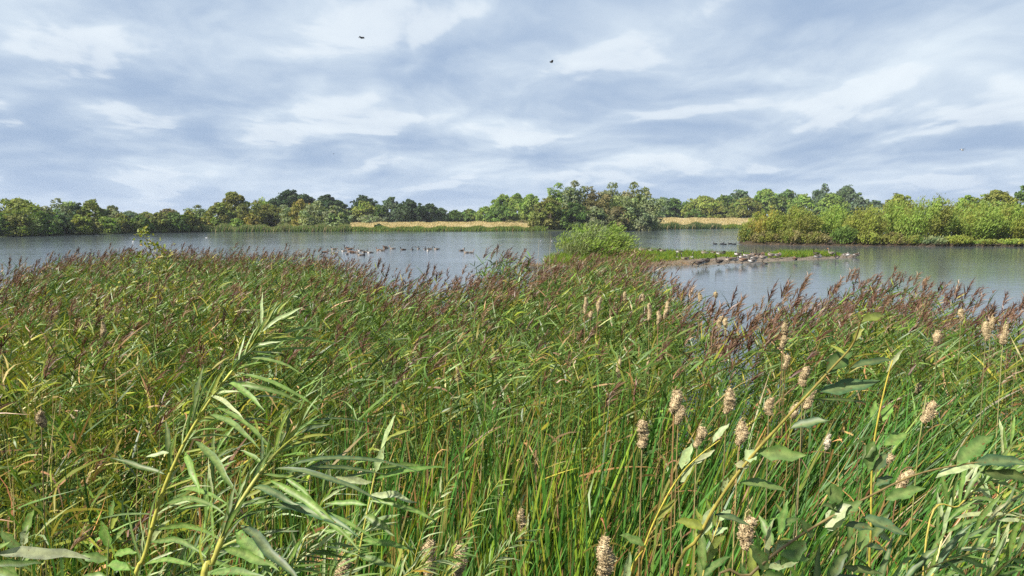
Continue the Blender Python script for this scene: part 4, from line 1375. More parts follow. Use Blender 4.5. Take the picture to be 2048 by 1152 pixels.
# ------------------------------------------------------------------ cattails: each one a stalk with its fluffy seed head
def cattail(tx, ty, bx_, by_, w, label, ragged=0.0, pale=0.0, real=0.047):
    D = real * F / w
    top, bot = at(tx, ty, D), at(bx_, by_, D)
    foot = np.array([bot[0] - (top[0] - bot[0]) * 2.0 - .03, D + rng.uniform(-.1, .1), -.05])
    root = empty('cattail', foot, label, 'cattail', 'cattails with fluffy seed heads')
    st = Acc()
    tube(st, spline([foot, (foot * .5 + bot * .5) + np.array([.01, 0, 0]), bot, top + (top - bot) * .12], 9), np.linspace(.0044, .0025, 9), jit((0.19, 0.155, .065), 1)[0], 5)
    st.build('stem', M_STEM, root, offset=foot)
    a = Acc()
    k, seg = 26, 16
    t = np.linspace(0, 1, k)
    path = bot[None] * (1 - t[:, None]) + top[None] * t[:, None]
    path = path + np.stack([.006 * np.sin(t * 7 + tx), .006 * np.cos(t * 6 + ty), t * 0], 1)
    r = real * .5 * np.clip(np.sin(np.pi * np.clip(t * .93 + .035, 0, 1)) ** .38, .1, 1) * (.86 + .20 * np.sin(t * 5.1 + tx * .7) * .6 + .1 * rng.normal(0, .5, k))
    if ragged:
        r *= 1 - ragged * (np.sin(t * 9 + tx) > .1) * .72
    acc0 = Acc()
    base = np.array((0.37, 0.30, 0.185)) * (1 - pale) + np.array((0.55, 0.50, .40)) * pale
    cc = base * np.exp(rng.normal(0, .16, (k, seg, 1)))
    cc[int(k * .72):] *= 1.12
    tube(acc0, path, r, cc, seg)
    v = acc0.v[0].reshape(k, seg, 3)
    ctr = path[:, None]
    an = np.linspace(0, 2 * math.pi, seg, endpoint=False)[None, :]
    f = rng.uniform(0, 6.28, 4)
    lump = 1 + .09 * np.sin(3 * an + f[0] + 6 * t[:, None]) + .10 * np.sin(2 * an - 8 * t[:, None] + f[1]) + .09 * np.sin(an + 15 * t[:, None] + f[2])
    lump = (lump + rng.normal(0, .05, (k, seg)))[..., None]
    widen = 1 + rng.normal(0, .14) * (t - .5)[:, None, None] * 2
    lump = lump * widen
    v = ctr + (v - ctr) * np.clip(lump, .55, 1.6)
    a.add(v.reshape(-1, 3), acc0.f[0], acc0.c[0])
    # tufts of loose fluff
    m = 1100
    i, j = rng.integers(1, k - 1, m), rng.integers(0, seg, m)
    p = v[i, j]
    out = unit(p - path[i]) + rng.normal(0, .5, (m, 3)) + np.array([.2, 0, .1])
    blades(a, p - out * .002, unit(out), rng.uniform(.005, .013, m), .0032, np.tile([0.1, 0, .2], (m, 1)), 2, jit(base * 1.12, m, .2, .04), start=.7)
    a.build('seed_head', M_SEED, root, smooth=True, offset=foot)
    return root


for a in [
    (1287, 840, 1284, 896, 22, 'cattail with a stout straight brown head, just left of the pale broad willow leaves'),
    (1354, 780, 1348, 828, 20, 'upper one of two touching brown cattails right of the middle'),
    (1361, 810, 1356, 850, 17, 'lower one of two touching brown cattails right of the middle'),
    (1405, 853, 1394, 896, 18, 'leaning brown cattail directly above the pale willow leaf'),
    (1463, 778, 1453, 828, 20, 'slightly leaning tan cattail, left neighbour of the pointed tan one'),
    (1488, 843, 1477, 890, 21, 'pointed cattail beside the yellow willow stem, pink-brown and broad below'),
    (1541, 795, 1537, 830, 16, 'short pointed tan cattail standing between the willow branch and its left neighbour'),
    (1611, 733, 1606, 773, 17, 'tan cattail with narrow top standing clear above the dark willow branch'),
    (1627, 778, 1610, 818, 17, 'tilted cattail crossed by the dark willow branch'),
    (1597, 806, 1582, 836, 15, 'reddish cattail hidden mostly behind the dark willow branch'),
    (1872, 806, 1843, 842, 22, 'plump tan cattail leaning far to the right among the cattail leaves'),
    (1822, 940, 1793, 984, 20, 'slender curved cattail leaning right, below the plump leaning one'),
    (1780, 910, 1752, 935, 20, 'cattail head partly covered by a grey willow leaf'),
    (1502, 1034, 1486, 1098, 32, 'large shaggy cattail near the lower edge among the right willow leaves', .2),
    (1659, 868, 1650, 900, 13, 'ragged whitish cattail with most of its fluff gone', .5, .9),
    (1570, 646, 1568, 668, 11, 'uppermost of three cattails in a column, small and pale'),
    (1568, 670, 1565, 696, 11, 'middle one of three cattails in a column'),
    (1574, 710, 1570, 740, 12, 'lowest of three cattails in a column, brown below', .3),
    (1874, 660, 1873, 692, 12, 'upright brown cattail amid the reeds right of the willow tip'),
    (1923, 618, 1922, 642, 10, 'small orange-tan cattail high in the right reeds'),
    (1973, 643, 1971, 682, 12, 'left and longer one of a crossing pair of cattails at the right'),
    (1986, 634, 1981, 660, 10, 'right and higher one of a crossing pair of cattails at the right'),
    (2013, 648, 2005, 690, 13, 'frayed cattail closest to the right edge of the photo', .25),
    (1837, 766, 1836, 790, 10, 'short brown stub of a cattail right of the dark oval leaves'),
    (1239, 716, 1236, 756, 10, 'thin straight cattail, left one of a matching pair above the middle'),
    (1297, 714, 1295, 752, 9, 'thin straight cattail, right one of a matching pair above the middle'),
    (1172, 594, 1170, 628, 8, 'slim far cattail, first from the left among the far reeds'),
    (1201, 594, 1195, 624, 8, 'slim tilted far cattail, second from the left among the far reeds'),
    (1182, 622, 1181, 640, 7, 'tiny far cattail below the first two among the reeds'),
    (1250, 584, 1249, 602, 7, 'tiny far cattail high among the plumes at the end of the spit'),
    (1299, 606, 1298, 642, 8, 'long far cattail left of the group beside the channel'),
    (1318, 622, 1316, 650, 8, 'far cattail in the middle of the group beside the channel'),
    (1336, 602, 1329, 638, 8, 'tilted far cattail at the right of the group beside the channel'),
    (1286, 588, 1286, 602, 7, 'small orange far cattail above the group beside the channel'),
    (1400, 586, 1399, 604, 8, 'orange cattail under a plume at the left side of the channel'),
    (1432, 584, 1431, 596, 7, 'short orange cattail standing in the channel below a plume'),
    (1441, 632, 1438, 656, 10, 'pale double-looking cattail in the bottom of the channel, left one'),
    (1452, 636, 1450, 656, 9, 'pale double-looking cattail in the bottom of the channel, right one'),
    (1516, 630, 1515, 644, 7, 'small pale cattail right of the channel'),
    (914, 734, 917, 766, 9, 'small ragged cattail left of the middle of the reed bed', .4),
    (1043, 1017, 1042, 1062, 18, 'shredded cattail with a tufted top and bare stalk at bottom middle', .45),
    (1212, 1074, 1206, 1156, 32, 'big lumpy cattail at the bottom edge right of the middle', .12),
    (861, 1078, 854, 1150, 27, 'bulky cattail crossed by a yellow leaf at the bottom edge, left of a pair'),
    (921, 1088, 918, 1154, 26, 'bulky cattail at the bottom edge, right one of the pair'),
    (686, 1116, 684, 1190, 32, 'cattail top just peeping over the bottom edge below the dark willow leaves'),
    (82, 822, 83, 855, 18, 'lone rounded fluffy cattail at the left among yellow-green grass', .2),
    (206, 643, 206, 673, 10, 'small lone cattail in the left reeds'),
    (1622, 1104, 1620, 1124, 16, 'small brown cattail deep in the shade near the lower right'),
]:
    cattail(*a)
# ------------------------------------------------------------------ the willows right in front
WL = dict(grn=(0.090, 0.175, 0.042), gry=(0.110, 0.215, 0.042), pale=(0.34, 0.40, 0.22), blue=(0.042, 0.095, 0.045), yel=(0.20, 0.24, 0.035), drk=(0.045, 0.090, 0.024), gold=(0.45, 0.28, 0.02))  # blue and drk: darker tints standing in for shade on the near leaves
YST, OST, BST = (0.34, 0.32, 0.06), (0.22, 0.19, 0.05), (0.07, 0.045, 0.03)


def lens_leaf(acc, base, tip, wid, col, sag=(0, 0, 0), nrm=(0, -.7, .7), K=7, fold=.22, curl=.035):
    base, tip = np.asarray(base), np.asarray(tip)
    n = len(base)
    L = np.linalg.norm(tip - base, axis=1)
    sag = np.broadcast_to(np.asarray(sag, dtype=float), (n, 3))
    dr = (tip - base) / L[:, None] - sag
    t = np.linspace(0, 1, K + 1)[None, :, None]
    p = base[:, None] + L[:, None, None] * (t * dr[:, None] + t * t * sag[:, None])
    ph = rng.uniform(0, 6.28, (n, 1, 1))
    p = p + curl * L[:, None, None] * np.sin(t * rng.uniform(3, 7, (n, 1, 1)) + ph) * t * rng.normal(0, 1, (n, 1, 3)) * .6
    tg = unit(dr[:, None] + 2 * t * sag[:, None])
    nr = np.broadcast_to(np.asarray(nrm, dtype=float), (n, 3))
    side = unit(np.cross(tg, nr[:, None] + np.zeros_like(tg)))
    prof = np.maximum(np.sin(np.pi * t ** .82) ** .85, .04)
    off = side * (np.asarray(wid)[:, None, None] * .5 * prof)
    up = np.cross(side, tg) * (np.asarray(wid)[:, None, None] * fold * prof)
    wob = 0.10 * np.asarray(wid)[:, None, None] * np.sin(t * 14 + rng.uniform(0, 6, (n, 1, 1)))
    v = np.stack([p - off + up + wob * side, p, p + off + up + wob * side], axis=2)
    col = np.asarray(col, dtype=float)
    c = np.repeat(np.repeat(col[:, None], K + 1, 1)[:, :, None], 3, 2).copy()
    c[:, :, 1] = c[:, :, 1] * .6 + np.array([.30, .33, .12]) * .4       # the pale midrib
    idx = np.arange(n * (K + 1) * 3).reshape(n, K + 1, 3)
    fs = [np.stack([idx[:, :-1, j], idx[:, :-1, j + 1], idx[:, 1:, j + 1], idx[:, 1:, j]], -1).reshape(-1, 4) for j in (0, 1)]
    acc.add(v.reshape(-1, 3), np.concatenate(fs), c.reshape(-1, 3))


def shoot(label, path, D0, D1, r0, r1, scol, leaves=(), auto=None, wk=1.0, droop=.12, name='willow_shoot', group=None, tipc=None):
    """a willow stem through photo points running from D0 to D1 metres ahead, rooted on the bank below the frame; leaves: (base px, tip px, width px, colour, depth step)"""
    n = len(path)
    Ds = np.linspace(D0, D1, n)
    pts = [at(x, y, d) for (x, y), d in zip(path, Ds)]
    b = pts[0]
    gy = max(b[1] - .25, .7)
    gx = b[0] - (pts[1][0] - b[0]) * 1.2
    foot = np.array([gx, gy, float(bank_z(np.array(gx), np.array(gy)))])
    root = empty(name, foot, label, 'willow', group)
    full = [foot - np.array([0, 0, .05]), (foot + b) / 2] + pts
    sp = spline(full, 40)
    st = Acc()
    cols = np.array([scol] * 40) * np.exp(rng.normal(0, .06, (40, 1)))
    if tipc is not None:
        k = np.linspace(0, 1, 40)[:, None] ** 2
        cols = cols * (1 - k) + np.array(tipc) * k
    tube(st, sp, np.linspace(r0, r1, 40) * .62 * (1 + .10 * np.sin(np.arange(40) * 2.4)), cols, 7)
    st.build('stem', M_STEM, root, smooth=True, offset=foot)
    a = Acc()
    P = spline(pts, 60)
    Pp = spline([(x, y, d) for (x, y), d in zip(path, Ds)], 60)
    if leaves:
        B, T, W_, C_, Sg = [], [], [], [], []
        for bx_, by_, tx, ty, w, ck, dd in leaves:
            i = int(np.argmin((Pp[:, 0] - bx_) ** 2 + (Pp[:, 1] - by_) ** 2))
            D = Pp[i, 2]
            B.append(at(bx_, by_, D))
            T.append(at(tx, ty, D + dd))
            W_.append(w / F * D * wk)
            C_.append(jit(WL[ck], 1, .08, .04)[0])
            Sg.append([0, 0, -droop * (1 if tx > bx_ else .3)])
        Sg = np.array(Sg) + rng.normal(0, .03, (len(B), 3))
        nr = np.array([0.05, -.75, .65]) + rng.normal(0, .22, (len(B), 3))
        lens_leaf(a, B, T, np.array(W_), C_, Sg, nr)
    if auto:
        m, Lm, wm, keys, dirs, t0 = auto
        t = np.linspace(t0, .99, m)
        i = (t * 59).astype(int)
        B = P[i]
        tg = unit(np.gradient(P, axis=0))[i]
        sgn = np.where(np.arange(m) % 2 == 0, 1, -1)[:, None]
        side = unit(np.cross(tg, np.tile([0, 1., 0], (m, 1)))) * sgn
        dv = unit(tg * .75 + side * .65 + np.array(dirs) + rng.normal(0, .22, (m, 3)))
        L = Lm * rng.uniform(.65, 1.2, m) * np.clip(1.15 - .5 * t, .5, 1)
        ck = [keys[int(rng.integers(0, len(keys)))] for _ in range(m)]
        C_ = np.array([jit(WL[k], 1, .12, .05)[0] for k in ck])
        lens_leaf(a, B, B + dv * L[:, None], wm * .66 * rng.uniform(.7, 1.2, m), C_, np.stack([rng.uniform(.0, .2, m), rng.normal(0, .06, m), rng.uniform(-.3, -.02, m)], 1),
                  np.array([0, -.55, .75]) + rng.normal(0, .4, (m, 3)))
    a.build('foliage', M_WILLOW, root, smooth=False, offset=foot)
    return root


# the tall osier shoot at the left
shoot('tall narrow-leaved willow shoot bending right, the highest one at the left front',
      [(262, 1230), (290, 1110), (325, 985), (372, 880), (420, 800), (462, 745), (492, 708), (520, 668), (548, 634)], 1.45, 1.6, .0085, .0022, YST, [
    (520, 668, 606, 616, 13, 'pale', .02), (500, 700, 520, 650, 12, 'yel', 0), (497, 700, 555, 690, 20, 'grn', .05), (520, 690, 690, 690, 11, 'gry', .1), (515, 690, 665, 662, 12, 'grn', .12),
    (488, 718, 612, 754, 13, 'gry', -.03), (482, 728, 640, 700, 12, 'gry', .1), (470, 745, 640, 830, 15, 'gry', -.05), (455, 765, 530, 825, 19, 'gry', -.08), (450, 770, 612, 810, 17, 'grn', -.02),
    (420, 792, 488, 842, 14, 'pale', -.08), (430, 815, 555, 912, 18, 'gry', -.08), (418, 830, 520, 900, 20, 'grn', -.12), (480, 800, 600, 812, 12, 'blue', .15),
    (388, 882, 480, 1002, 24, 'grn', -.12), (370, 905, 398, 990, 24, 'gry', -.1), (385, 855, 410, 730, 22, 'drk', .03), (345, 940, 332, 838, 20, 'drk', .04), (340, 905, 290, 915, 15, 'pale', 0),
    (335, 950, 215, 915, 18, 'drk', .05), (440, 850, 560, 850, 10, 'blue', .1), (352, 985, 455, 1010, 18, 'gry', -.1), (330, 1010, 455, 1032, 18, 'grn', -.12), (345, 1030, 440, 1012, 14, 'gry', 0),
    (318, 1000, 360, 930, 14, 'pale', .02), (312, 1060, 450, 1085, 18, 'gry', -.1), (300, 1085, 420, 1118, 18, 'grn', -.1), (300, 1090, 340, 1040, 18, 'pale', 0), (290, 1130, 400, 1140, 18, 'gry', -.1),
    (310, 1030, 190, 1045, 12, 'drk', .1), (400, 840, 392, 770, 16, 'drk', .03), (548, 636, 580, 600, 9, 'yel', 0), (535, 655, 600, 640, 9, 'grn', .03)], wk=.62, droop=.34, auto=(84, .10, .0085, ['gry', 'grn', 'pale', 'yel'], (.55, 0, -.1), .05), tipc=(.30, .34, .05))
# the shoot right of it, its leaves coloured darker for shade, leaning over to the right
shoot('thick yellow-stemmed willow shoot with long blue-green leaves, coloured dark for shade, right of the tall one',
      [(400, 1230), (428, 1120), (462, 1040), (500, 975), (540, 920), (575, 885), (600, 850)], 1.1, 1.22, .0095, .003, YST, [
    (560, 950, 770, 950, 16, 'blue', .05), (560, 935, 845, 945, 17, 'blue', .02), (545, 935, 770, 1010, 22, 'blue', -.05), (535, 960, 720, 1105, 26, 'gry', -.1), (540, 1010, 720, 1075, 28, 'blue', -.08),
    (470, 1060, 540, 1160, 40, 'gry', -.08), (480, 1050, 600, 1180, 34, 'blue', -.1), (520, 1005, 760, 1090, 22, 'gry', -.05), (570, 970, 705, 905, 12, 'blue', .1), (560, 950, 640, 1020, 16, 'gry', -.04),
    (590, 870, 620, 800, 12, 'yel', 0), (560, 900, 578, 850, 16, 'drk', .02), (505, 975, 600, 1015, 24, 'blue', -.06), (448, 1100, 560, 1150, 30, 'gry', -.1), (440, 1100, 470, 960, 18, 'drk', .05),
    (420, 1150, 540, 1160, 26, 'grn', -.05), (600, 850, 760, 845, 9, 'blue', .1), (530, 930, 480, 900, 14, 'gry', .02), (600, 860, 690, 900, 10, 'gry', .05)], wk=.62, droop=.30, auto=(56, .085, .0085, ['gry', 'grn', 'blue', 'yel'], (.55, 0, -.05), .05), tipc=(.2, .24, .06))
shoot('pale green willow shoot with upturned tip between the dark leaves and the cattail stand',
      [(690, 1240), (715, 1120), (735, 1020), (752, 940), (768, 880)], 1.7, 1.8, .006, .002, (0.36, .34, .07), [
    (768, 885, 822, 860, 13, 'lgt' if False else 'yel', .02), (762, 900, 792, 830, 14, 'pale', 0), (750, 945, 770, 890, 15, 'pale', 0), (748, 940, 850, 930, 11, 'gry', .05), (745, 960, 895, 935, 12, 'gry', .06),
    (740, 990, 835, 1000, 14, 'pale', -.05), (738, 1000, 880, 1045, 12, 'gry', -.05), (725, 1050, 800, 1032, 14, 'grn', 0), (728, 1030, 790, 1070, 18, 'grn', -.05), (745, 965, 660, 955, 14, 'pale', 0),
    (720, 1080, 830, 1100, 13, 'gry', 0), (722, 1070, 640, 1060, 12, 'gry', .03), (715, 1110, 790, 1140, 15, 'grn', -.03), (735, 1010, 650, 1005, 12, 'gry', .04)])
OG = 'small willow shoots in the bushy foot of the tall left shoot'
for k, (pth, d, lab) in enumerate([
    ([(470, 1240), (500, 1130), (545, 1020), (590, 945)], 2.0, 'slim leafy willow twig behind the long blue-green leaves'),
    ([(560, 1240), (590, 1130), (640, 1010), (700, 930)], 2.1, 'slim pale willow twig reaching up right of the blue-green leaves'),
    ([(350, 1240), (395, 1120), (425, 1000), (432, 900)], 1.9, 'yellowish willow twig upright right behind the tall left shoot'),
    ([(640, 1240), (660, 1160), (700, 1090), (745, 1050)], 1.9, 'low willow twig above the cattail peeping over the bottom edge'),
    ([(470, 1250), (520, 1180), (590, 1120), (660, 1085)], 1.6, 'bent willow twig lying low below the blue-green leaves'),
    ([(230, 1250), (300, 1190), (380, 1130), (450, 1090)], 1.6, 'low bent willow twig at the foot of the tall left shoot'),
]):
    shoot(lab, pth, d, d + .1, .004, .0012, YST, auto=(34, .125, .0115, ['gry', 'gry', 'pale', 'grn', 'blue'], (.45, 0, .05), .15), group=OG)
TG = 'fine-leaved willow twigs among the bottom cattails'
for pth, d, lab in [
    ([(800, 1250), (822, 1150), (850, 1050), (900, 960)], 2.2, 'fine-leaved yellowish willow twig left of the pair of bottom cattails'),
    ([(870, 1250), (890, 1150), (930, 1060), (1000, 960)], 2.3, 'fine-leaved willow twig rising between the pair of bottom cattails'),
    ([(930, 1250), (955, 1170), (1000, 1110), (1060, 1060)], 2.2, 'low fine-leaved willow twig right of the pair of bottom cattails'),
    ([(700, 1270), (770, 1180), (850, 1130), (930, 1100)], 1.9, 'fine willow twig with yellow leaves lying across the bottom cattails'),
]:
    shoot(lab, pth, d, d + .1, .0035, .001, (.36, .30, .05), auto=(44, .085, .0085, ['pale', 'gry', 'yel', 'grn'] + (['gold'] if 'yellow leaves' in lab else []), (.25, 0, .05), .15), group=TG)
# broad-leaved sallows at the bottom left
shoot('broad-leaved sallow shoot at the bottom edge, left of the tall willow shoot', [(205, 1240), (214, 1160), (217, 1090), (222, 1030)], 1.6, 1.6, .004, .0015, (.2, .24, .08), [
    (220, 1090, 256, 1056, 16, 'grn', 0), (220, 1095, 205, 1040, 26, 'gry', 0), (228, 1110, 275, 1105, 16, 'gry', -.03), (216, 1120, 160, 1110, 20, 'grn', 0), (215, 1130, 270, 1140, 20, 'gry', -.05),
    (222, 1035, 228, 1000, 14, 'grn', 0), (212, 1150, 150, 1165, 20, 'gry', 0), (222, 1060, 240, 1020, 12, 'yel', 0)], name='sallow_shoot')
shoot('sallow shoot with upright pale leaves near the bottom left corner', [(30, 1240), (38, 1160), (45, 1100), (50, 1060)], 1.7, 1.7, .004, .0015, (.2, .24, .08), [
    (50, 1070, 68, 1018, 22, 'gry', 0), (45, 1092, 58, 1050, 18, 'pale', 0), (42, 1100, 0, 1060, 20, 'grn', 0), (40, 1130, 90, 1100, 18, 'grn', 0), (36, 1150, -10, 1120, 18, 'gry', 0)], name='sallow_shoot')
shoot('long pale willow leaf spray crossing the bottom left corner', [(-110, 1170), (-70, 1130), (-30, 1112), (0, 1105)], 1.0, 1.0, .004, .002, OST, [
    (-10, 1106, 178, 1118, 24, 'pale', .02), (-30, 1130, 90, 1128, 15, 'grn', 0), (-40, 1120, 20, 1085, 16, 'gry', 0), (-60, 1128, 60, 1165, 18, 'gry', -.03)])

# the right-hand branches
shoot('long yellow willow branch with oval leaves coloured dark for shade, rising to the upper right',
      [(1340, 1230), (1400, 1070), (1455, 975), (1510, 905), (1560, 850), (1610, 795), (1665, 735), (1705, 690), (1722, 640)], 1.15, 1.0, .0052, .0018, (.28, .24, .05), [
    (1650, 745, 1702, 700, 34, 'drk', .02), (1640, 785, 1755, 765, 30, 'blue', 0), (1620, 800, 1740, 806, 7, 'drk', .03), (1580, 856, 1660, 840, 20, 'blue', -.02), (1515, 905, 1612, 912, 30, 'grn', -.02),
    (1480, 966, 1578, 985, 34, 'grn', 0), (1490, 920, 1515, 905, 28, 'pale', 0), (1470, 930, 1500, 935, 18, 'pale', 0), (1445, 985, 1455, 955, 15, 'pale', 0), (1722, 642, 1772, 630, 18, 'yel', .02),
    (1720, 640, 1712, 625, 14, 'yel', 0), (1708, 685, 1725, 655, 12, 'yel', 0), (1400, 1075, 1430, 1010, 22, 'pale', 0), (1410, 1055, 1350, 1040, 20, 'yel', 0), (1430, 1030, 1500, 1052, 20, 'blue', 0),
    (1690, 710, 1660, 690, 14, 'yel', .02), (1600, 800, 1640, 768, 14, 'gry', .04)], name='willow_branch', tipc=(.16, .13, .04))
shoot('slim upright willow stem with grey-green oval leaves right of the long yellow branch',
      [(1742, 1240), (1742, 1050), (1744, 930), (1752, 860), (1770, 775), (1785, 720)], 1.25, 1.25, .0042, .0015, (.32, .27, .05), [
    (1700, 735, 1790, 720, 15, 'blue', .02), (1772, 745, 1805, 697, 9, 'pale', .03), (1765, 842, 1785, 806, 18, 'gry', .02), (1750, 885, 1725, 920, 22, 'drk', 0), (1745, 880, 1735, 945, 26, 'grn', 0),
    (1770, 892, 1815, 868, 24, 'gry', .02), (1745, 945, 1775, 905, 20, 'blue', 0), (1750, 970, 1785, 955, 18, 'blue', .01), (1752, 982, 1785, 968, 14, 'gry', .01), (1740, 835, 1752, 800, 12, 'gry', .02)], name='willow_branch', tipc=(.42, .34, .05))
shoot('thin dark willow branch sweeping low to the right with green oval leaves',
      [(1420, 1240), (1500, 1150), (1580, 1085), (1660, 1035), (1740, 992), (1830, 950), (1930, 928), (2060, 915)], 1.0, 1.05, .0043, .0016, (.16, .12, .045), [
    (1650, 1055, 1700, 1008, 30, 'pale', 0), (1655, 1060, 1690, 1040, 16, 'pale', 0), (1660, 1035, 1725, 1005, 28, 'grn', 0), (1770, 998, 1850, 975, 24, 'grn', 0), (1870, 955, 1965, 930, 22, 'pale', 0),
    (1910, 930, 1985, 870, 32, 'grn', .03), (1725, 1035, 1815, 1072, 30, 'blue', -.02), (1690, 1050, 1750, 1058, 18, 'blue', 0), (1660, 970, 1670, 1030, 18, 'grn', 0), (1650, 980, 1685, 1000, 40, 'grn', 0),
    (1945, 925, 2060, 930, 26, 'blue', 0), (1960, 945, 2070, 960, 22, 'drk', 0), (1610, 1080, 1560, 1130, 34, 'gry', 0), (1560, 1110, 1620, 1120, 26, 'grn', 0), (1625, 1075, 1600, 1040, 26, 'grn', 0),
    (1520, 1150, 1580, 1160, 26, 'grn', 0), (1535, 1140, 1500, 1090, 30, 'grn', 0), (1700, 1030, 1640, 1010, 20, 'drk', 0)], name='willow_branch')
shoot('short willow twig with two pale upright leaves left of the long yellow branch',
      [(1250, 1240), (1290, 1090), (1330, 1000), (1365, 945), (1400, 910), (1440, 880)], 1.5, 1.4, .0042, .0015, (.42, .36, .06), [
    (1362, 938, 1385, 888, 20, 'pale', 0), (1362, 965, 1393, 925, 20, 'pale', -.02), (1425, 885, 1460, 845, 14, 'pale', 0), (1385, 930, 1430, 900, 11, 'pale', 0), (1310, 1040, 1350, 1000, 16, 'yel', 0),
    (1290, 1090, 1240, 1070, 18, 'grn', 0), (1245, 1180, 1262, 1100, 16, 'pale', 0)], name='willow_branch')
BG = 'leafy sprays of the low willow at the bottom right'
for pth, d, lab, arg in [
    ([(1480, 1260), (1510, 1180), (1545, 1110), (1570, 1040)], 1.1, 'leafy green spray in front of the large shaggy cattail', (15, .07, .020, ['grn', 'grn', 'yel', 'pale'], (.1, 0, .05), .1)),
    ([(1380, 1260), (1400, 1180), (1415, 1110), (1440, 1040)], 1.15, 'yellow-green spray at the bottom left of the shaggy cattail', (14, .07, .020, ['yel', 'pale', 'grn'], (.05, 0, .05), .1)),
    ([(1600, 1260), (1650, 1180), (1700, 1120), (1760, 1070)], 1.0, 'dark leafy spray at the bottom edge right of the shaggy cattail', (14, .08, .020, ['grn', 'blue', 'drk'], (.1, 0, .05), .1)),
    ([(1820, 1270), (1870, 1130), (1900, 1020), (1945, 930)], 1.5, 'thick yellow-white willow stem at the lower right with wind-blown leaves', (20, .11, .014, ['gry', 'grn', 'pale'], (.45, 0, 0), .1)),
    ([(1790, 1270), (1850, 1170), (1930, 1080), (2060, 1000)], 1.3, 'grey-leaved spray sweeping into the right edge below the yellow-white stem', (24, .11, .013, ['gry', 'pale', 'blue'], (.4, 0, -.1), .1)),
    ([(1900, 1280), (1950, 1200), (2010, 1130), (2080, 1080)], 1.2, 'silvery narrow-leaved spray in the bottom right corner', (22, .11, .013, ['gry', 'pale', 'grn'], (.35, 0, -.1), .1)),
    ([(1700, 1280), (1770, 1200), (1850, 1140), (1960, 1100)], 1.15, 'green narrow-leaved spray low along the bottom edge at the right', (20, .10, .014, ['grn', 'gry', 'blue'], (.3, 0, 0), .1)),
    ([(1960, 1200), (1985, 1080), (2000, 960), (2025, 880)], 1.5, 'pale thin willow spray upright near the right edge', (26, .11, .012, ['pale', 'gry', 'yel'], (.45, 0, 0), .2)),
    ([(1850, 1100), (1920, 1010), (1980, 960), (2080, 930)], 1.45, 'arching narrow-leaved spray reaching the right edge above the others', (26, .12, .013, ['gry', 'grn', 'pale'], (.4, 0, -.15), .2)),
]:
    shoot(lab, pth, d, d + .1, .0065 if 'thick' in lab else .004, .0015, (.55, .50, .20) if 'thick' in lab else (.34, .28, .06), auto=arg, name='willow_branch', group=BG)

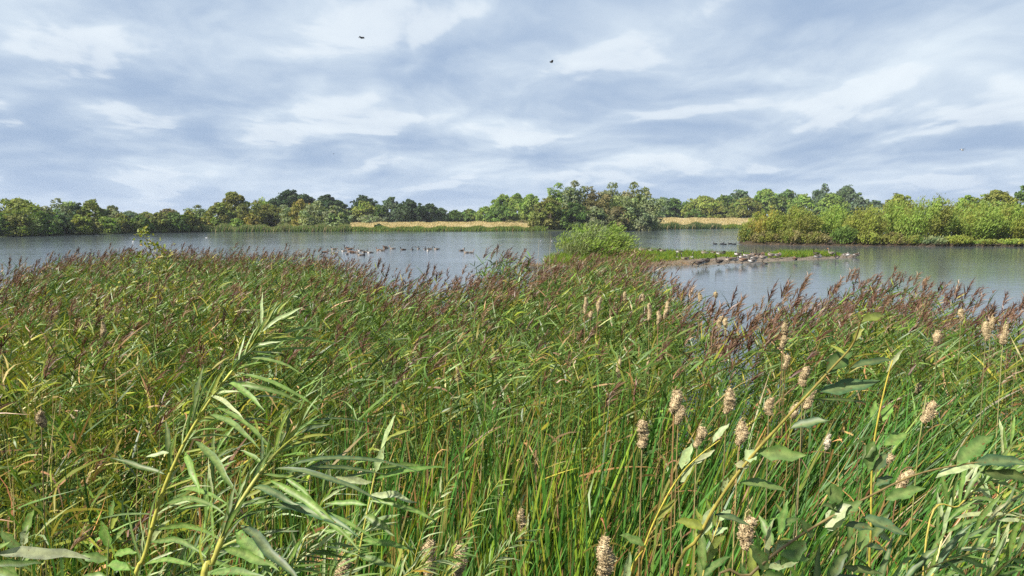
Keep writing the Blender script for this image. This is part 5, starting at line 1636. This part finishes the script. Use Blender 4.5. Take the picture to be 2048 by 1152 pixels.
# the sapling whose yellow-green top stands over the reeds at the left
def sapling():
    Y = 9.0
    foot = np.array([(300 - 1024) / F * Y, Y, 0.0])
    root = empty('sapling', foot, 'thin sapling with yellow-green leaves standing out above the left reeds', 'sapling')
    st, lf = Acc(), Acc()
    K = [(300, 780), (305, 700), (312, 620), (318, 560), (312, 525), (300, 500), (292, 478), (290, 458)]
    main = spline([foot] + [at(x, y, Y) for x, y in K], 30)
    tube(st, main, np.linspace(.007, .003, 30), (.13, .12, .05), 5)
    tips = [main]
    for b, c in [((312, 525), (345, 488)), ((318, 560), (335, 500)), ((300, 500), (318, 482)), ((296, 490), (276, 470)), ((312, 600), (240, 520)), ((310, 650), (220, 560)), ((308, 640), (400, 560)),
                 ((312, 600), (370, 520)), ((304, 690), (200, 620)), ((304, 700), (380, 640)), ((306, 670), (170, 590)), ((318, 560), (270, 505)), ((312, 580), (420, 545))]:
        s = spline([at(*b, Y), (at(*b, Y) + at(*c, Y)) / 2 + np.array([0, rng.normal(0, .15), -.03]), at(*c, Y + rng.normal(0, .3))], 12)
        tube(st, s, np.linspace(.004, .0015, 12), (.13, .12, .05), 4)
        tips.append(s)
    for k, s in enumerate(tips):
        m = 60 if k == 0 else (22 if k < 5 else 34)
        t = rng.uniform(.55 if k == 0 else .3, 1, m)
        i = (t * (len(s) - 1)).astype(int)
        if k == 0:
            i = rng.choice([29, 29, 28, 28, 27, 24, 24, 23, 20, 19, 17, 16, 15], m)
        B = s[i] + rng.normal(0, .03, (m, 3))
        dv = unit(rng.normal(0, 1, (m, 3)) + np.array([.4, -.2, .2]))
        C_ = np.array([(0.20, 0.225, .03), (0.15, 0.20, .035), (0.27, 0.24, .03), (0.25, 0.13, .03)])[rng.choice(4, m, p=[.45, .3, .2, .05])] * jit((1, 1, 1), m, .12, .04)
        lens_leaf(lf, B, B + dv * rng.uniform(.035, .058, m)[:, None], rng.uniform(.020, .034, m), C_, nrm=rng.normal(0, .6, (m, 3)) + np.array([0, -.6, .6]), K=3)
    st.build('trunk', M_BARK, root, offset=foot)
    lf.build('crown', M_WILLOW, root, offset=foot)


sapling()
# two bleached dead stalks in front of the left end of the spit
for px, ty, by_, lab in ((1078, 480, 560, 'bleached dead reed stalk standing left of the osier bush, slanting one'), (1101, 476, 560, 'bleached dead reed stalk standing left of the osier bush, straight one')):
    a = Acc()
    Y = 15.0
    f0 = np.array([(px - 14 - 1024) / F * Y, Y, 0.0])
    tube(a, spline([f0, at(px - 4, by_, Y), at(px, ty, Y)], 8), np.linspace(.005, .002, 8), (.36, .31, .22), 5)
    tag(a.build('dead_stalk', M_STEM, offset=None), lab, 'reed stalk', 'bleached dead stalks')

# an unseen willow bough, added behind the viewer to shade the nearest twigs
sway_bush('willow_tree', 'unseen willow bough added behind the viewer to shade the nearest twigs', (-2.05, -.4, 1.9), 4.05, .56, 'gg', 3600, .13, .028, hue2='lg', cat='tree', Dp=.42, lean=.06, spread=.5, tb=5.0)

# ------------------------------------------------------------------ the thin autumn haze over the lake
def haze():
    x0, x1, y0, y1, z0, z1 = -9200, 9200, -70, 6100, -2.2, 30
    v = [(x, y, z) for z in (z0, z1) for x, y in ((x0, y0), (x1, y0), (x1, y1), (x0, y1))]
    me = bpy.data.meshes.new('haze')
    me.from_pydata(v, [], [(3, 2, 1, 0), (4, 5, 6, 7), (0, 1, 5, 4), (1, 2, 6, 5), (2, 3, 7, 6), (3, 0, 4, 7)])
    m = bpy.data.materials.new('haze')
    m.use_nodes = True
    g = NT(m.node_tree)
    out = g.n('ShaderNodeOutputMaterial')
    pv = g.n('ShaderNodeVolumePrincipled')
    pv.inputs['Color'].default_value = (0.86, 0.92, 1.0, 1)
    pv.inputs['Density'].default_value = HAZE
    pv.inputs['Anisotropy'].default_value = 0.2
    g.l(pv.outputs[0], out.inputs['Volume'])
    me.materials.append(m)
    o = bpy.data.objects.new('haze', me)
    COL.objects.link(o)
    tag(o, 'thin pale blue haze lying over the lake and the far trees', 'haze', kind='stuff')


HAZE = 0.00015
haze()
